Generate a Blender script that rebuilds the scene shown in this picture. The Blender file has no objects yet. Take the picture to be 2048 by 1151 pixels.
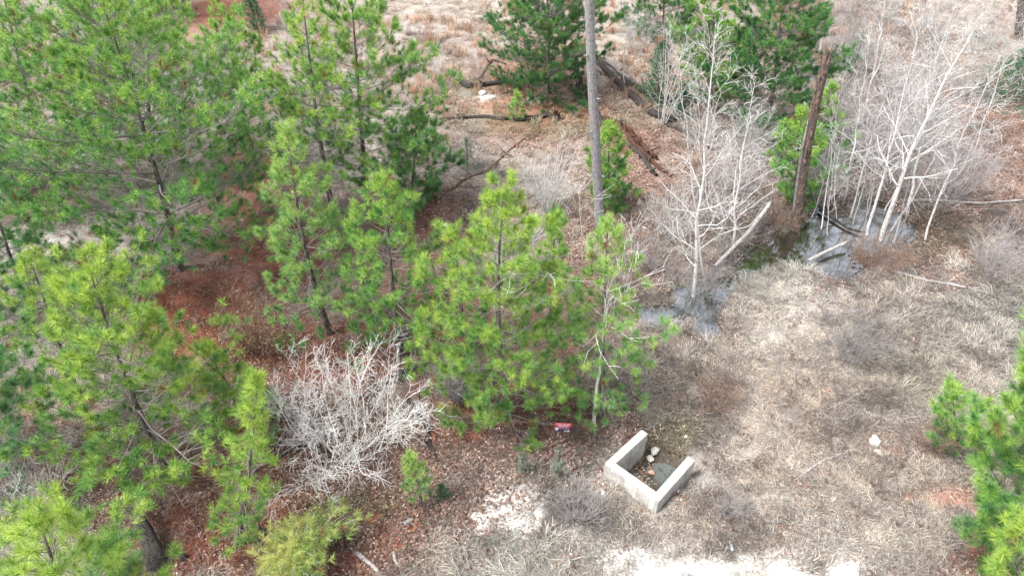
import bpy, math, random
import numpy as np
from mathutils import Vector
random.seed(7)
RAD = math.radians
S = bpy.context.scene
C = S.collection

# ------------------------------------------------------------------ camera, world, sun
H = 18.0; PITCH = RAD(39.0); F = 1384.0; CX = 1024.0; CY = 575.5
cam = bpy.data.objects.new('camera', bpy.data.cameras.new('camera')); C.objects.link(cam)
cam.location = (0, 0, H); cam.rotation_euler = (RAD(90) - PITCH, 0, 0)
cam.data.sensor_width = 36; cam.data.lens = F / 2048 * 36; cam.data.clip_end = 900
S.camera = cam
SUN_EL, SUN_AZ = 58.0, 250.0      # azimuth of the sun, compass-like from +Y clockwise
w = bpy.data.worlds.new('World'); S.world = w; w.use_nodes = True
nt = w.node_tree; nt.nodes.clear()
sky = nt.nodes.new('ShaderNodeTexSky'); sky.sky_type = 'NISHITA'; sky.sun_disc = False
sky.sun_elevation = RAD(SUN_EL); sky.sun_rotation = RAD(SUN_AZ); sky.dust_density = 3.0; sky.air_density = 1.0; sky.ozone_density = 1.0
hs = nt.nodes.new('ShaderNodeHueSaturation'); hs.inputs['Saturation'].default_value = 0.3
bg = nt.nodes.new('ShaderNodeBackground'); bg.inputs['Strength'].default_value = 0.125
ow = nt.nodes.new('ShaderNodeOutputWorld')
nt.links.new(sky.outputs[0], hs.inputs['Color']); nt.links.new(hs.outputs[0], bg.inputs['Color']); nt.links.new(bg.outputs[0], ow.inputs[0])
sun = bpy.data.objects.new('sun', bpy.data.lights.new('sun', 'SUN')); C.objects.link(sun)
sun.data.energy = 1.5; sun.data.angle = RAD(14); sun.data.color = (1, 0.975, 0.945)
az = RAD(SUN_AZ); el = RAD(SUN_EL)
sdir = Vector((math.sin(az) * math.cos(el), math.cos(az) * math.cos(el), math.sin(el)))
sun.rotation_euler = sdir.to_track_quat('Z', 'Y').to_euler()
S.view_settings.view_transform = 'Standard'; S.view_settings.look = 'None'; S.view_settings.gamma = 1
S.view_settings.use_curve_mapping = False; S.view_settings.exposure = 1.87
S.cycles.max_bounces = 6; S.cycles.diffuse_bounces = 3; S.cycles.glossy_bounces = 3; S.cycles.transmission_bounces = 3; S.cycles.transparent_max_bounces = 4

# ------------------------------------------------------------------ projection helpers (pixel of the photo -> place on the ground)
FW = np.array([0, math.cos(PITCH), -math.sin(PITCH)]); UP = np.array([0, math.sin(PITCH), math.cos(PITCH)])
def ray(px, py):
    return FW * F + np.array([1., 0, 0]) * (px - CX) - UP * (py - CY)
def g0(px, py, z=0.0):
    d = ray(px, py); t = (H - z) / -d[2]
    return np.array([d[0] * t, d[1] * t, z])
def proj(x, y, z):
    d1 = y * FW[1] + (z - H) * FW[2]; u = y * UP[1] + (z - H) * UP[2]
    d1 = np.maximum(d1, 0.5)
    return CX + F * x / d1, CY - F * u / d1
def slant(p): return float(np.linalg.norm(np.array(p) - np.array([0, 0, H])))

# ------------------------------------------------------------------ noise
def _h(i, j, s):
    n = (i.astype(np.int64) * 374761393 + j.astype(np.int64) * 668265263 + s * 1442695041) & 0x7fffffff
    n = ((n ^ (n >> 13)) * 1274126177) & 0x7fffffff
    n = n ^ (n >> 16)
    return (n & 0xffff) / 65535.0
def vn(x, y, s=0):
    x = np.asarray(x, float); y = np.asarray(y, float)
    i = np.floor(x); j = np.floor(y); fx = x - i; fy = y - j
    fx = fx * fx * (3 - 2 * fx); fy = fy * fy * (3 - 2 * fy)
    a = _h(i, j, s); b = _h(i + 1, j, s); c = _h(i, j + 1, s); d = _h(i + 1, j + 1, s)
    return (a * (1 - fx) + b * fx) * (1 - fy) + (c * (1 - fx) + d * fx) * fy
def fbm(x, y, s=0, o=4):
    r = 0; a = .5; k = 0
    for q in range(o):
        r = r + a * vn(x, y, s + q * 17); k += a; a *= .5; x = x * 2.03 + 11.3; y = y * 2.03 + 5.1
    return r / k
def sm(a, b, x):
    t = np.clip((x - a) / (b - a), 0, 1); return t * t * (3 - 2 * t)

# zones, each a list of ellipses placed from the photo: (px, py, rx, ry, strength)
Z = {
 'dirt': [(400,640,190,120,1),(250,600,140,90,.6),(560,480,170,120,.95),(620,720,290,100,.85),(850,640,200,130,.85),(480,370,70,80,.9),(760,480,170,90,.7),
          (100,880,170,110,.8),(430,1060,250,120,.9),(300,950,200,90,.8),(520,880,120,80,.8),(60,400,90,50,.7),(480,20,120,34,1),(660,1130,130,50,.7),(1060,150,110,50,.8),(1090,640,180,120,.6),
          (1010,820,150,70,.8),(1600,30,60,40,.7),(1400,180,90,40,.5),(1050,265,80,25,.5),(1250,280,60,25,.6),(1960,1130,110,70,.4)],
 'leaf': [(1110,230,230,80,.5),(1280,320,110,100,.7),(1420,200,120,80,.4),(800,960,300,120,.95),(700,1080,260,90,.95),(1000,900,180,60,.9),(1160,830,150,60,.9),(900,430,150,70,.7),(1310,400,160,120,.8),(1240,480,130,90,.7),(1960,320,190,150,.95),
          (1900,480,190,80,.75),(1420,330,120,90,.6),(620,770,150,70,.5),(130,1010,160,60,.5),(1200,330,130,60,.4),(1720,520,90,60,.5),(150,150,120,70,.4),(1110,700,100,60,.4),(1900,420,160,60,.6)],
 'clay': [(785,1065,70,70,1),(905,880,70,20,1),(640,1030,70,24,.6),(540,1010,50,20,.6),(380,650,80,60,.4),(1110,225,95,24,.7),(1000,215,60,20,.5),(1985,1090,60,100,.9),(1880,1000,90,36,.7),(1830,905,80,28,.6),(690,1130,40,30,.8),(560,1050,60,20,.4),(400,60,120,30,.5),
          (1330,690,50,20,.3),(1740,880,60,18,.6),(860,870,40,18,.8),(1130,800,60,18,.5)],
 'white': [(1020,1035,74,64,1),(1370,1165,230,80,1),(1600,1170,200,52,1),(1230,1120,60,40,.8),(60,490,80,26,.7),(1390,965,50,34,.7),(972,192,24,9,.7),(1250,960,70,40,.35),(1500,1010,60,26,.6),
           (1330,1050,160,40,.35),(1190,985,50,26,.6),(1540,1000,50,22,.5),(1150,1060,60,40,.4),(1750,1180,150,40,.5),(420,720,40,14,.2)],
 'mud': [(1560,450,110,50,.9),(1680,400,150,50,.9),(1850,450,70,80,.8),(1400,640,110,60,.9),(1330,600,110,50,.8),(1530,480,80,60,.7),(1640,480,170,100,.8),(1380,800,60,80,.7),(1330,900,60,60,.9),(1400,840,50,50,.8),(1720,370,120,60,.7),(640,420,40,30,.3)],
 'moss': [(1330,870,50,30,.5),(1090,250,200,30,.35),(700,1010,110,24,.5),(1000,180,120,24,.3),(1340,850,60,30,.5),(1850,470,120,40,.3),(1800,760,100,60,.12)],
 'pale': [(1560,560,110,50,.9),(1560,720,160,150,.6),(1500,900,170,150,.6),(1850,700,200,90,.55),(1700,1020,330,130,.65),(950,60,300,90,.7),(1100,350,160,90,.5),(800,250,160,120,.4),(1260,100,90,90,.8),
          (1850,60,260,90,.6),(40,440,120,70,.5),(1380,760,110,70,.4)],
 'brush': [(1990,640,90,80,.9),(1760,600,120,50,.9),(1740,780,100,60,.8),(1930,500,120,60,.9),(1860,760,90,50,.7),(1990,300,70,60,.6),(1270,560,50,60,.6),(1360,700,60,40,.6),(1700,680,90,70,.9),(1520,760,90,40,.8),(1440,870,50,90,.6),(1160,1020,90,50,1),(1110,900,110,50,.7),(1450,1010,60,40,1),(1470,1080,80,36,.7),(1780,330,180,110,.8),(1700,100,160,120,.9),(1400,480,150,110,.6),
           (1380,560,110,60,.9),(1850,640,120,40,.7),(930,330,70,40,.8),(640,90,60,50,.5),(600,400,60,60,.4),(860,260,110,50,.4),(1850,880,120,50,.5),(1700,850,130,60,.5),(60,350,70,50,.5),(1180,960,60,30,.6),(1980,470,100,80,.7),(720,250,200,150,.4),
           (1010,660,80,50,.3),(400,210,70,100,.4),(930,120,80,60,.5)],
 'track': [(1580,660,90,60,1),(1540,740,70,70,1),(1520,830,70,70,1),(1530,920,90,70,.9),(1560,1010,110,60,.8),(1620,600,70,40,.7),(1680,1080,160,60,.6)],
 'bank': [(1560,570,130,46,1),(1700,600,200,50,.8),(1880,660,200,60,1),(1980,600,110,110,1),(1340,720,100,70,.8),(1470,640,80,70,.8),(1890,790,160,60,.8),(1000,1130,200,50,.7),(1290,760,60,60,.6),(1260,950,60,40,.5),(80,790,100,50,.5),(1120,260,120,60,.5),(860,60,180,80,.6),(1230,40,100,80,.6),(60,900,80,80,.8)],
}
POND = [(1555,505,84,30,1),(1650,465,84,56,1),(1755,450,76,50,1),(1690,530,60,34,1),(1500,530,60,18,.8),(1400,590,56,34,1),(1320,620,60,22,1),(1415,640,32,38,1),(1450,560,40,22,.8)]
def zone(lst, px, py, x, y, seed=0, soft=.45):
    wx = (fbm(x * .45, y * .45, seed + 3, 4) - .5) * 90; wy = (fbm(x * .45, y * .45, seed + 9, 4) - .5) * 60
    hi = (fbm(x * 2.2, y * 2.2, seed + 21, 4) - .5) * (1.5 if lst is Z['white'] else .6)
    r = np.zeros_like(px)
    for (a, b, rx, ry, s) in lst:
        k = min(1.0, rx / 130, ry / 70)
        d = np.sqrt(((px + wx * k - a) / rx) ** 2 + ((py + wy * k - b) / ry) ** 2) + hi
        r = np.maximum(r, s * (1 - sm(1 - soft, 1 + soft, d)))
    return r
WALL_Z = 0.30
hA, hB, hC, hD = [g0(*p, WALL_Z) for p in ((1209, 926), (1317, 1003), (1283, 858), (1390, 920))]
hn = np.array([-(hB - hA)[1], (hB - hA)[0], 0]); hn /= np.linalg.norm(hn)
if hn @ (hC - hA) < 0: hn = -hn
hu = (hB - hA) / np.linalg.norm(hB - hA)
lenW = float(np.linalg.norm(hB - hA)); lenC = float((hC - hA) @ hn); lenD = float((hD - hB) @ hn)
print('headwall', lenW, lenC, lenD)
def th(x, y):
    x = np.asarray(x, float); y = np.asarray(y, float)
    px, py = proj(x, y, 0.0)
    z = (fbm(x * .16, y * .16, 5, 3) - .5) * .45 + (fbm(x * .9, y * .9, 8, 3) - .5) * .14 + (fbm(x * 3.5, y * 3.5, 12, 2) - .5) * .05 + .06
    z = z + .22 * zone([(1560,575,110,26,.6),(1700,610,150,30,.6),(1020,1035,62,52,.9),(1890,660,160,50,.8)], px, py, x, y, 40)
    # low berm line running up from the clearing
    z = z - .12 * zone([(940,370,50,14,1),(1000,320,40,16,1),(1060,270,50,12,1)], px, py, x, y, 44)
    p = zone(POND, px, py, x, y, 50, .35)
    near = zone([(a, b, rx * 1.7 + 20, ry * 1.8 + 14, s) for a, b, rx, ry, s in POND], px, py, x, y, 50, .5)
    z = z * (1 - near * .8) - p * .62
    # channel leaving the culvert
    q = np.stack([x - hA[0], y - hA[1]], -1)
    a = q @ hu[:2]; b = q @ hn[:2]
    inx = sm(-.05, .18, a) * (1 - sm(lenW - .18, lenW + .05, a)); inb = sm(.02, .2, b)
    reach = 1 - sm(1.3, 4.6, b)
    fan = sm(-.05 - b * .25, .35, a) * (1 - sm(lenW - .4, lenW + .1 + b * .3, a))
    basin = np.where(b < 1.0, inx, np.maximum(inx * (1 - sm(1.0, 2., b)), fan)) * inb * reach
    nearw = sm(-2.2, -.6, a) * (1 - sm(lenW + .6, lenW + 2.2, a)) * sm(-2.2, -.6, b) * (1 - sm(2.5, 4.5, b))
    z = z * (1 - nearw * .8) - .30 * nearw * (1 - basin)
    z = z - basin * .98
    z = z - .16 * np.exp(-(((a - lenW * .62) / .50) ** 2 + ((b - 2.0) / .62) ** 2)) * basin
    return z
def gp(px, py, dz=0.0):
    p = g0(px, py)
    for _ in range(4):
        p = g0(px, py, float(th(p[0], p[1])))
    p[2] += dz
    return p

# ------------------------------------------------------------------ mesh helpers
def mesh_np(name, V, quads=None, tris=None, col=None, mats=(), smooth=False):
    me = bpy.data.meshes.new(name)
    V = np.ascontiguousarray(V, np.float32).reshape(-1, 3)
    loops = []; starts = []; n = 0
    for arr, k in ((quads, 4), (tris, 3)):
        if arr is None or len(arr) == 0: continue
        arr = np.asarray(arr, np.int32).reshape(-1, k)
        loops.append(arr.ravel()); starts.append(n + np.arange(len(arr), dtype=np.int32) * k); n += arr.size
    loops = np.concatenate(loops); starts = np.concatenate(starts)
    me.vertices.add(len(V)); me.vertices.foreach_set('co', V.ravel())
    me.loops.add(len(loops)); me.loops.foreach_set('vertex_index', loops)
    me.polygons.add(len(starts)); me.polygons.foreach_set('loop_start', starts)
    if smooth: me.polygons.foreach_set('use_smooth', np.ones(len(starts), bool))
    if col is not None:
        c = np.ones((len(V), 4), np.float32); c[:, :3] = col
        at = me.attributes.new('col', 'FLOAT_COLOR', 'POINT'); at.data.foreach_set('color', c.ravel())
    me.update(calc_edges=True); me.validate()
    for m in mats: me.materials.append(m)
    return me
def link(name, me, parent=None, loc=None):
    o = bpy.data.objects.new(name, me); C.objects.link(o)
    if parent is not None: o.parent = parent
    if loc is not None: o.location = loc
    return o
def tag(o, label, cat, group=None, kind=None):
    o['label'] = label; o['category'] = cat
    if group: o['group'] = group
    if kind: o['kind'] = kind
    return o
def thing(name, loc, label, cat, group=None):
    o = bpy.data.objects.new(name, None); C.objects.link(o); o.location = [float(v) for v in loc]; o.empty_display_size = .2
    return tag(o, label, cat, group)
class Tubes:
    """collects bent tapering rods; makes one mesh"""
    def __init__(s): s.b = {}
    def add(s, P, R, n=3, c=(1, 1, 1)):
        s.b.setdefault((len(P), n), []).append((np.asarray(P, float), np.asarray(R, float), c))
    def arrays(s):
        VV = []; QQ = []; CC = []; off = 0
        for (m, n), L in s.b.items():
            P = np.stack([l[0] for l in L]); R = np.stack([l[1] for l in L]); B = len(L)
            T = np.gradient(P, axis=1); T /= np.linalg.norm(T, axis=2, keepdims=True) + 1e-9
            ref = np.where(np.abs(T[:, :1, 2:3]) > .8, np.array([1., .13, 0]), np.array([.05, .1, 1.]))
            U = np.cross(T, np.broadcast_to(ref, T.shape)); U /= np.linalg.norm(U, axis=2, keepdims=True) + 1e-9
            W = np.cross(T, U)
            a = np.arange(n) * 2 * np.pi / n
            ring = P[:, :, None, :] + R[:, :, None, None] * (np.cos(a)[None, None, :, None] * U[:, :, None, :] + np.sin(a)[None, None, :, None] * W[:, :, None, :])
            VV.append(ring.reshape(-1, 3))
            CC.append(np.repeat(np.array([l[2] for l in L], float), m * n, axis=0))
            i = np.arange(m - 1)[:, None] * n + np.arange(n)[None, :]; j = np.arange(m - 1)[:, None] * n + (np.arange(n)[None, :] + 1) % n
            q = np.stack([i, j, j + n, i + n], -1).reshape(-1, 4)
            QQ.append((q[None] + (off + np.arange(B) * m * n)[:, None, None]).reshape(-1, 4))
            off += B * m * n
        return np.concatenate(VV), np.concatenate(QQ), np.concatenate(CC)
    def mesh(s, name, mat, smooth=True):
        V, Q, K = s.arrays(); return mesh_np(name, V, quads=Q, col=K, mats=[mat], smooth=smooth)

# ------------------------------------------------------------------ materials
def base_mat(name, rough=.9, spec=.2):
    m = bpy.data.materials.new(name); m.use_nodes = True
    b = m.node_tree.nodes['Principled BSDF']; b.inputs['Roughness'].default_value = rough; b.inputs['Specular IOR Level'].default_value = spec
    return m, m.node_tree, b
def N(t, typ, **kw):
    n = t.nodes.new(typ)
    for k, v in kw.items():
        if hasattr(n, k): setattr(n, k, v)
        else: n.inputs[k].default_value = v
    return n
def ramp(t, stops):
    r = t.nodes.new('ShaderNodeValToRGB'); e = r.color_ramp.elements
    while len(e) < len(stops): e.new(.5)
    for k, (p, c) in enumerate(stops): e[k].position = p; e[k].color = (*c, 1)
    return r
def mix(t, a, b, fac, mode='MIX'):
    n = t.nodes.new('ShaderNodeMix'); n.data_type = 'RGBA'; n.blend_type = mode
    for sock, v in ((n.inputs[6], a), (n.inputs[7], b), (n.inputs[0], fac)):
        if isinstance(v, (int, float)): sock.default_value = v
        elif isinstance(v, tuple): sock.default_value = (*v, 1)
        else: t.links.new(v, sock)
    return n.outputs[2]
def wood_mat(name, c0, c1, scale=(6, 6, 1.2), thr=(.35, .7), bump=.4, usecol=True, c2=None, rough=.9):
    m, t, b = base_mat(name, rough)
    tc = N(t, 'ShaderNodeTexCoord'); mp = N(t, 'ShaderNodeMapping'); mp.inputs['Scale'].default_value = scale
    t.links.new(tc.outputs['Object'], mp.inputs[0])
    no = N(t, 'ShaderNodeTexNoise', Scale=5.0, Detail=6.0, Roughness=.65); t.links.new(mp.outputs[0], no.inputs['Vector'])
    r = ramp(t, [(thr[0], c0), (thr[1], c1)]); t.links.new(no.outputs[0], r.inputs[0])
    out = r.outputs[0]
    if c2:
        n2 = N(t, 'ShaderNodeTexNoise', Scale=1.7, Detail=3.0); t.links.new(mp.outputs[0], n2.inputs['Vector'])
        r2 = ramp(t, [(.5, (0, 0, 0)), (.58, (1, 1, 1))]); t.links.new(n2.outputs[0], r2.inputs[0])
        out = mix(t, out, c2, r2.outputs[0])
    if usecol:
        at = N(t, 'ShaderNodeAttribute'); at.attribute_name = 'col'
        out = mix(t, out, at.outputs['Color'], 1.0, 'MULTIPLY')
    t.links.new(out, b.inputs['Base Color'])
    bp = N(t, 'ShaderNodeBump', Strength=bump, Distance=.03); t.links.new(no.outputs[0], bp.inputs['Height']); t.links.new(bp.outputs[0], b.inputs['Normal'])
    return m
M = {}
M['pine_bark'] = wood_mat('pine_bark', (.05, .042, .038), (.24, .20, .185), (3, 3, 1), (.4, .65))
M['pole_bark'] = wood_mat('grey_scaly_bark', (.15, .135, .135), (.29, .275, .275), (3.2, 3.2, 1.6), (.38, .6), 1.0)
M['limb'] = wood_mat('pine_limb', (.13, .11, .10), (.34, .31, .29))
M['white_bark'] = wood_mat('pale_smooth_bark', (.25, .235, .225), (.60, .58, .56), (2.5, 2.5, 2), (.36, .50), .2)
M['grey_twig'] = wood_mat('grey_twig', (.24, .22, .215), (.40, .375, .365), (5, 5, 3), (.3, .7), .1)
M['brown_twig'] = wood_mat('brown_twig', (.14, .09, .065), (.30, .20, .15), (5, 5, 3), (.3, .7), .1)
M['charred'] = wood_mat('charred_wood', (.014, .012, .011), (.095, .082, .076), (5, 5, 3), (.42, .68), 1.0, c2=(.055, .048, .045))
M['grey_log'] = wood_mat('weathered_grey_log', (.10, .09, .085), (.27, .25, .24), (1.6, 1.6, 1.6), (.35, .65), .7)
M['pale_log'] = wood_mat('bleached_log', (.17, .15, .14), (.46, .44, .42), (2, 2, 2), (.3, .7), .3)
M['rotten'] = wood_mat('rotten_brown_wood', (.028, .019, .015), (.20, .14, .11), (2.6, 2.6, 1.1), (.40, .60), 1.0, c2=(.09, .072, .062))
M['soil_root'] = wood_mat('earthy_roots', (.03, .016, .012), (.12, .06, .04), (5, 5, 5), (.35, .7), 1.0)

def leaf_mat(name, tr=.3, rough=.6, spec=.25):
    m, t, b = base_mat(name, rough, spec)
    at = N(t, 'ShaderNodeAttribute'); at.attribute_name = 'col'
    t.links.new(at.outputs['Color'], b.inputs['Base Color'])
    tb = N(t, 'ShaderNodeBsdfTranslucent'); t.links.new(at.outputs['Color'], tb.inputs[0])
    ms = N(t, 'ShaderNodeMixShader'); ms.inputs[0].default_value = tr
    t.links.new(b.outputs[0], ms.inputs[1]); t.links.new(tb.outputs[0], ms.inputs[2])
    t.links.new(ms.outputs[0], t.nodes['Material Output'].inputs[0])
    return m
M['needle'] = leaf_mat('pine_needles', .24, .45, .4)
def tint_mat(name, rough=.9, tr=0.0):
    m, t, b = base_mat(name, rough, .1)
    at = N(t, 'ShaderNodeAttribute'); at.attribute_name = 'col'
    ti = N(t, 'ShaderNodeAttribute'); ti.attribute_name = 'tint'; ti.attribute_type = 'INSTANCER'
    out = mix(t, at.outputs['Color'], ti.outputs['Color'], 1.0, 'MULTIPLY')
    t.links.new(out, b.inputs['Base Color'])
    if tr:
        tb = N(t, 'ShaderNodeBsdfTranslucent'); t.links.new(out, tb.inputs[0])
        ms = N(t, 'ShaderNodeMixShader'); ms.inputs[0].default_value = tr
        t.links.new(b.outputs[0], ms.inputs[1]); t.links.new(tb.outputs[0], ms.inputs[2])
        t.links.new(ms.outputs[0], t.nodes['Material Output'].inputs[0])
    return m
M['cover'] = tint_mat('dry_cover', .9, .25)
M['stone'] = tint_mat('loose_stone', .85)

# ground material: the colour map comes from the mesh, noise adds grain
def ground_mat():
    m, t, b = base_mat('earth_and_litter', .95, .1)
    at = N(t, 'ShaderNodeAttribute'); at.attribute_name = 'col'
    g = N(t, 'ShaderNodeNewGeometry')
    n1 = N(t, 'ShaderNodeTexNoise', Scale=9.0, Detail=8.0, Roughness=.75); t.links.new(g.outputs['Position'], n1.inputs['Vector'])
    r1 = ramp(t, [(.28, (.42, .40, .38)), (.5, (.95, .95, .95)), (.72, (1.5, 1.48, 1.45))]); t.links.new(n1.outputs[0], r1.inputs[0])
    c = mix(t, at.outputs['Color'], r1.outputs[0], 1.0, 'MULTIPLY')
    v = N(t, 'ShaderNodeTexVoronoi', Scale=13.0); t.links.new(g.outputs['Position'], v.inputs['Vector'])
    r2 = ramp(t, [(.0, (1, 1, 1)), (.22, (1, 1, 1)), (.3, (0, 0, 0))]); t.links.new(v.outputs['Distance'], r2.inputs[0])
    n3 = N(t, 'ShaderNodeTexNoise', Scale=3.0, Detail=2.0); t.links.new(g.outputs['Position'], n3.inputs['Vector'])
    r3 = ramp(t, [(.5, (0, 0, 0)), (.62, (1, 1, 1))]); t.links.new(n3.outputs[0], r3.inputs[0])
    f = mix(t, r2.outputs[0], r3.outputs[0], 1.0, 'MULTIPLY')
    pale = mix(t, c, (.36, .28, .22), .6)
    c = mix(t, c, pale, f)
    t.links.new(c, b.inputs['Base Color'])
    bp = N(t, 'ShaderNodeBump', Strength=.8, Distance=.06); t.links.new(n1.outputs[0], bp.inputs['Height']); t.links.new(bp.outputs[0], b.inputs['Normal'])
    return m
M['ground'] = ground_mat()

# ------------------------------------------------------------------ ground
COLS = {'dirt': (.175, .066, .044), 'leaf': (.235, .155, .12), 'clay': (.34, .125, .07), 'white': (.52, .505, .48), 'mud': (.05, .04, .034), 'moss': (.13, .13, .06), 'pale': (.36, .325, .285), 'track': (.44, .40, .34), 'brush': (.17, .155, .15)}
BASE = (.24, .215, .19)
def zones(x, y):
    px, py = proj(x, y, 0.0)
    return {k: zone(v, px, py, x, y, 100 + 7 * i) for i, (k, v) in enumerate(Z.items())}
def ground_colour(x, y, zz=None):
    zz = zz or zones(x, y)
    c = np.ones(x.shape + (3,)) * np.array(BASE) * (.8 + .4 * fbm(x * .7, y * .7, 77, 3))[..., None]
    pinky = (fbm(x * .25, y * .25, 91, 3))[..., None]
    c = c * (1 + (pinky - .5) * np.array([.25, 0, -.12]))
    for k in ('pale', 'track', 'brush', 'leaf', 'dirt', 'clay', 'moss', 'mud', 'white'):
        wgt = zz[k][..., None] * (.92 if k != 'brush' else .6)
        c = c * (1 - wgt) + np.array(COLS[k]) * wgt
    return c
ys = np.concatenate([np.linspace(-30, 6.5, 12)[:-1], 6.5 + np.cumsum(np.linspace(.10, .47, 260)) - .09])
ys = np.concatenate([ys, ys[-1] + np.cumsum(np.linspace(2, 16, 22))])
us = np.concatenate([-1 - np.cumsum(np.linspace(.05, .9, 9))[::-1], np.linspace(-1, 1, 370), 1 + np.cumsum(np.linspace(.05, .9, 9))])
Y, U_ = np.meshgrid(ys, us, indexing='ij')
X = U_ * (6 + .85 * np.maximum(Y, 5))
ZZ = th(X, Y)
far = sm(70, 110, Y); ZZ = ZZ * (1 - far)
zg = zones(X, Y)
colg = ground_colour(X, Y, zg)
nr, nc = X.shape
idx = np.arange(nr * nc).reshape(nr, nc)
q = np.stack([idx[:-1, :-1], idx[:-1, 1:], idx[1:, 1:], idx[1:, :-1]], -1).reshape(-1, 4)
gm = mesh_np('ground', np.stack([X, Y, ZZ], -1).reshape(-1, 3), quads=q, col=colg.reshape(-1, 3), mats=[M['ground']], smooth=True)
ground = link('ground', gm); ground['kind'] = 'structure'; ground['label'] = 'uneven earth of red soil, leaf litter and pale gravel'

# water
def water_mat(name, base, bumpk=.02, rough=.03, ior=1.5, film=.1):
    m, t, b = base_mat(name, rough, .5)
    b.inputs['IOR'].default_value = ior
    g = N(t, 'ShaderNodeNewGeometry')
    n1 = N(t, 'ShaderNodeTexNoise', Scale=1.3, Detail=4.0); t.links.new(g.outputs['Position'], n1.inputs['Vector'])
    r = ramp(t, [(.4, base), (.65, tuple(v * 1.7 for v in base))]); t.links.new(n1.outputs[0], r.inputs[0]); t.links.new(r.outputs[0], b.inputs['Base Color'])
    n2 = N(t, 'ShaderNodeTexNoise', Scale=5.0, Detail=2.0); t.links.new(g.outputs['Position'], n2.inputs['Vector'])
    bp = N(t, 'ShaderNodeBump', Strength=bumpk, Distance=.05); t.links.new(n2.outputs[0], bp.inputs['Height']); t.links.new(bp.outputs[0], b.inputs['Normal'])
    gl = N(t, 'ShaderNodeBsdfGlossy', Roughness=.03); gl.inputs[0].default_value = (.9, .95, 1, 1); t.links.new(bp.outputs[0], gl.inputs['Normal'])
    ms = N(t, 'ShaderNodeMixShader'); rf = ramp(t, [(.38, (film * .5,) * 3), (.52, (film * 1.5,) * 3)]); t.links.new(n1.outputs[0], rf.inputs[0]); t.links.new(rf.outputs[0], ms.inputs[0])
    t.links.new(b.outputs[0], ms.inputs[1]); t.links.new(gl.outputs[0], ms.inputs[2]); t.links.new(ms.outputs[0], t.nodes['Material Output'].inputs[0])
    return m
M['water'] = water_mat('pond_water', (.018, .016, .009), .03, .01, 1.6, .26)
M['basin_water'] = water_mat('basin_water', (.035, .04, .022), .15, .05, 1.6)
def water_sheet(name, x0, x1, y0, y1, z, mat, label, cx=None):
    n = 24
    xs, yy = np.meshgrid(np.linspace(x0, x1, n), np.linspace(y0, y1, n), indexing='ij')
    i = np.arange(n * n).reshape(n, n)
    qq = np.stack([i[:-1, :-1], i[1:, :-1], i[1:, 1:], i[:-1, 1:]], -1).reshape(-1, 4)
    o = link(name, mesh_np(name, np.stack([xs, yy, np.full_like(xs, z)], -1).reshape(-1, 3), quads=qq, mats=[mat])); o['kind'] = 'structure'; o['label'] = label
    return o
pa = g0(1290, 690); pb = g0(1870, 370)
water_sheet('pond_water', g0(1285, 650)[0] , g0(1880, 440)[0] + 1.0, pa[1], pb[1] + .5, -.30, M['water'], 'dark still pond reflecting a pale sky among bare trees')
bc = hA + hu * (lenW * .55) + hn * 1.4

# ------------------------------------------------------------------ scattered cover (nobody could count it)
def scatter(name, template, P, yaw, scale, tint, tilt, label, cat):
    me = bpy.data.meshes.new(name + '_points')
    me.vertices.add(len(P)); me.vertices.foreach_set('co', np.asarray(P, np.float32).ravel())
    a = me.attributes.new('rot', 'FLOAT_VECTOR', 'POINT'); a.data.foreach_set('vector', np.stack([tilt[:, 0], tilt[:, 1], yaw], -1).astype(np.float32).ravel())
    a = me.attributes.new('size', 'FLOAT', 'POINT'); a.data.foreach_set('value', scale.astype(np.float32))
    c = np.ones((len(P), 4), np.float32); c[:, :3] = tint
    a = me.attributes.new('tint', 'FLOAT_COLOR', 'POINT'); a.data.foreach_set('color', c.ravel())
    o = link(name, me)
    gn = bpy.data.node_groups.new(name + '_nodes', 'GeometryNodeTree')
    gn.interface.new_socket('Geometry', in_out='INPUT', socket_type='NodeSocketGeometry'); gn.interface.new_socket('Geometry', in_out='OUTPUT', socket_type='NodeSocketGeometry')
    i = gn.nodes.new('NodeGroupInput'); ou = gn.nodes.new('NodeGroupOutput')
    mp = gn.nodes.new('GeometryNodeMeshToPoints'); ip = gn.nodes.new('GeometryNodeInstanceOnPoints'); oi = gn.nodes.new('GeometryNodeObjectInfo')
    oi.inputs['Object'].default_value = template
    ra = gn.nodes.new('GeometryNodeInputNamedAttribute'); ra.data_type = 'FLOAT_VECTOR'; ra.inputs[0].default_value = 'rot'
    sa = gn.nodes.new('GeometryNodeInputNamedAttribute'); sa.data_type = 'FLOAT'; sa.inputs[0].default_value = 'size'
    L = gn.links.new
    L(i.outputs[0], mp.inputs[0]); L(mp.outputs[0], ip.inputs['Points']); L(oi.outputs['Geometry'], ip.inputs['Instance'])
    L(ra.outputs[0], ip.inputs['Rotation']); L(sa.outputs[0], ip.inputs['Scale']); L(ip.outputs[0], ou.inputs[0])
    md = o.modifiers.new('scatter', 'NODES'); md.node_group = gn
    return tag(o, label, cat, kind='stuff')
def template(name, me):
    return bpy.data.objects.new(name, me)       # never linked: only a shape the scatter uses
R = np.random.default_rng(11)
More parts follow.
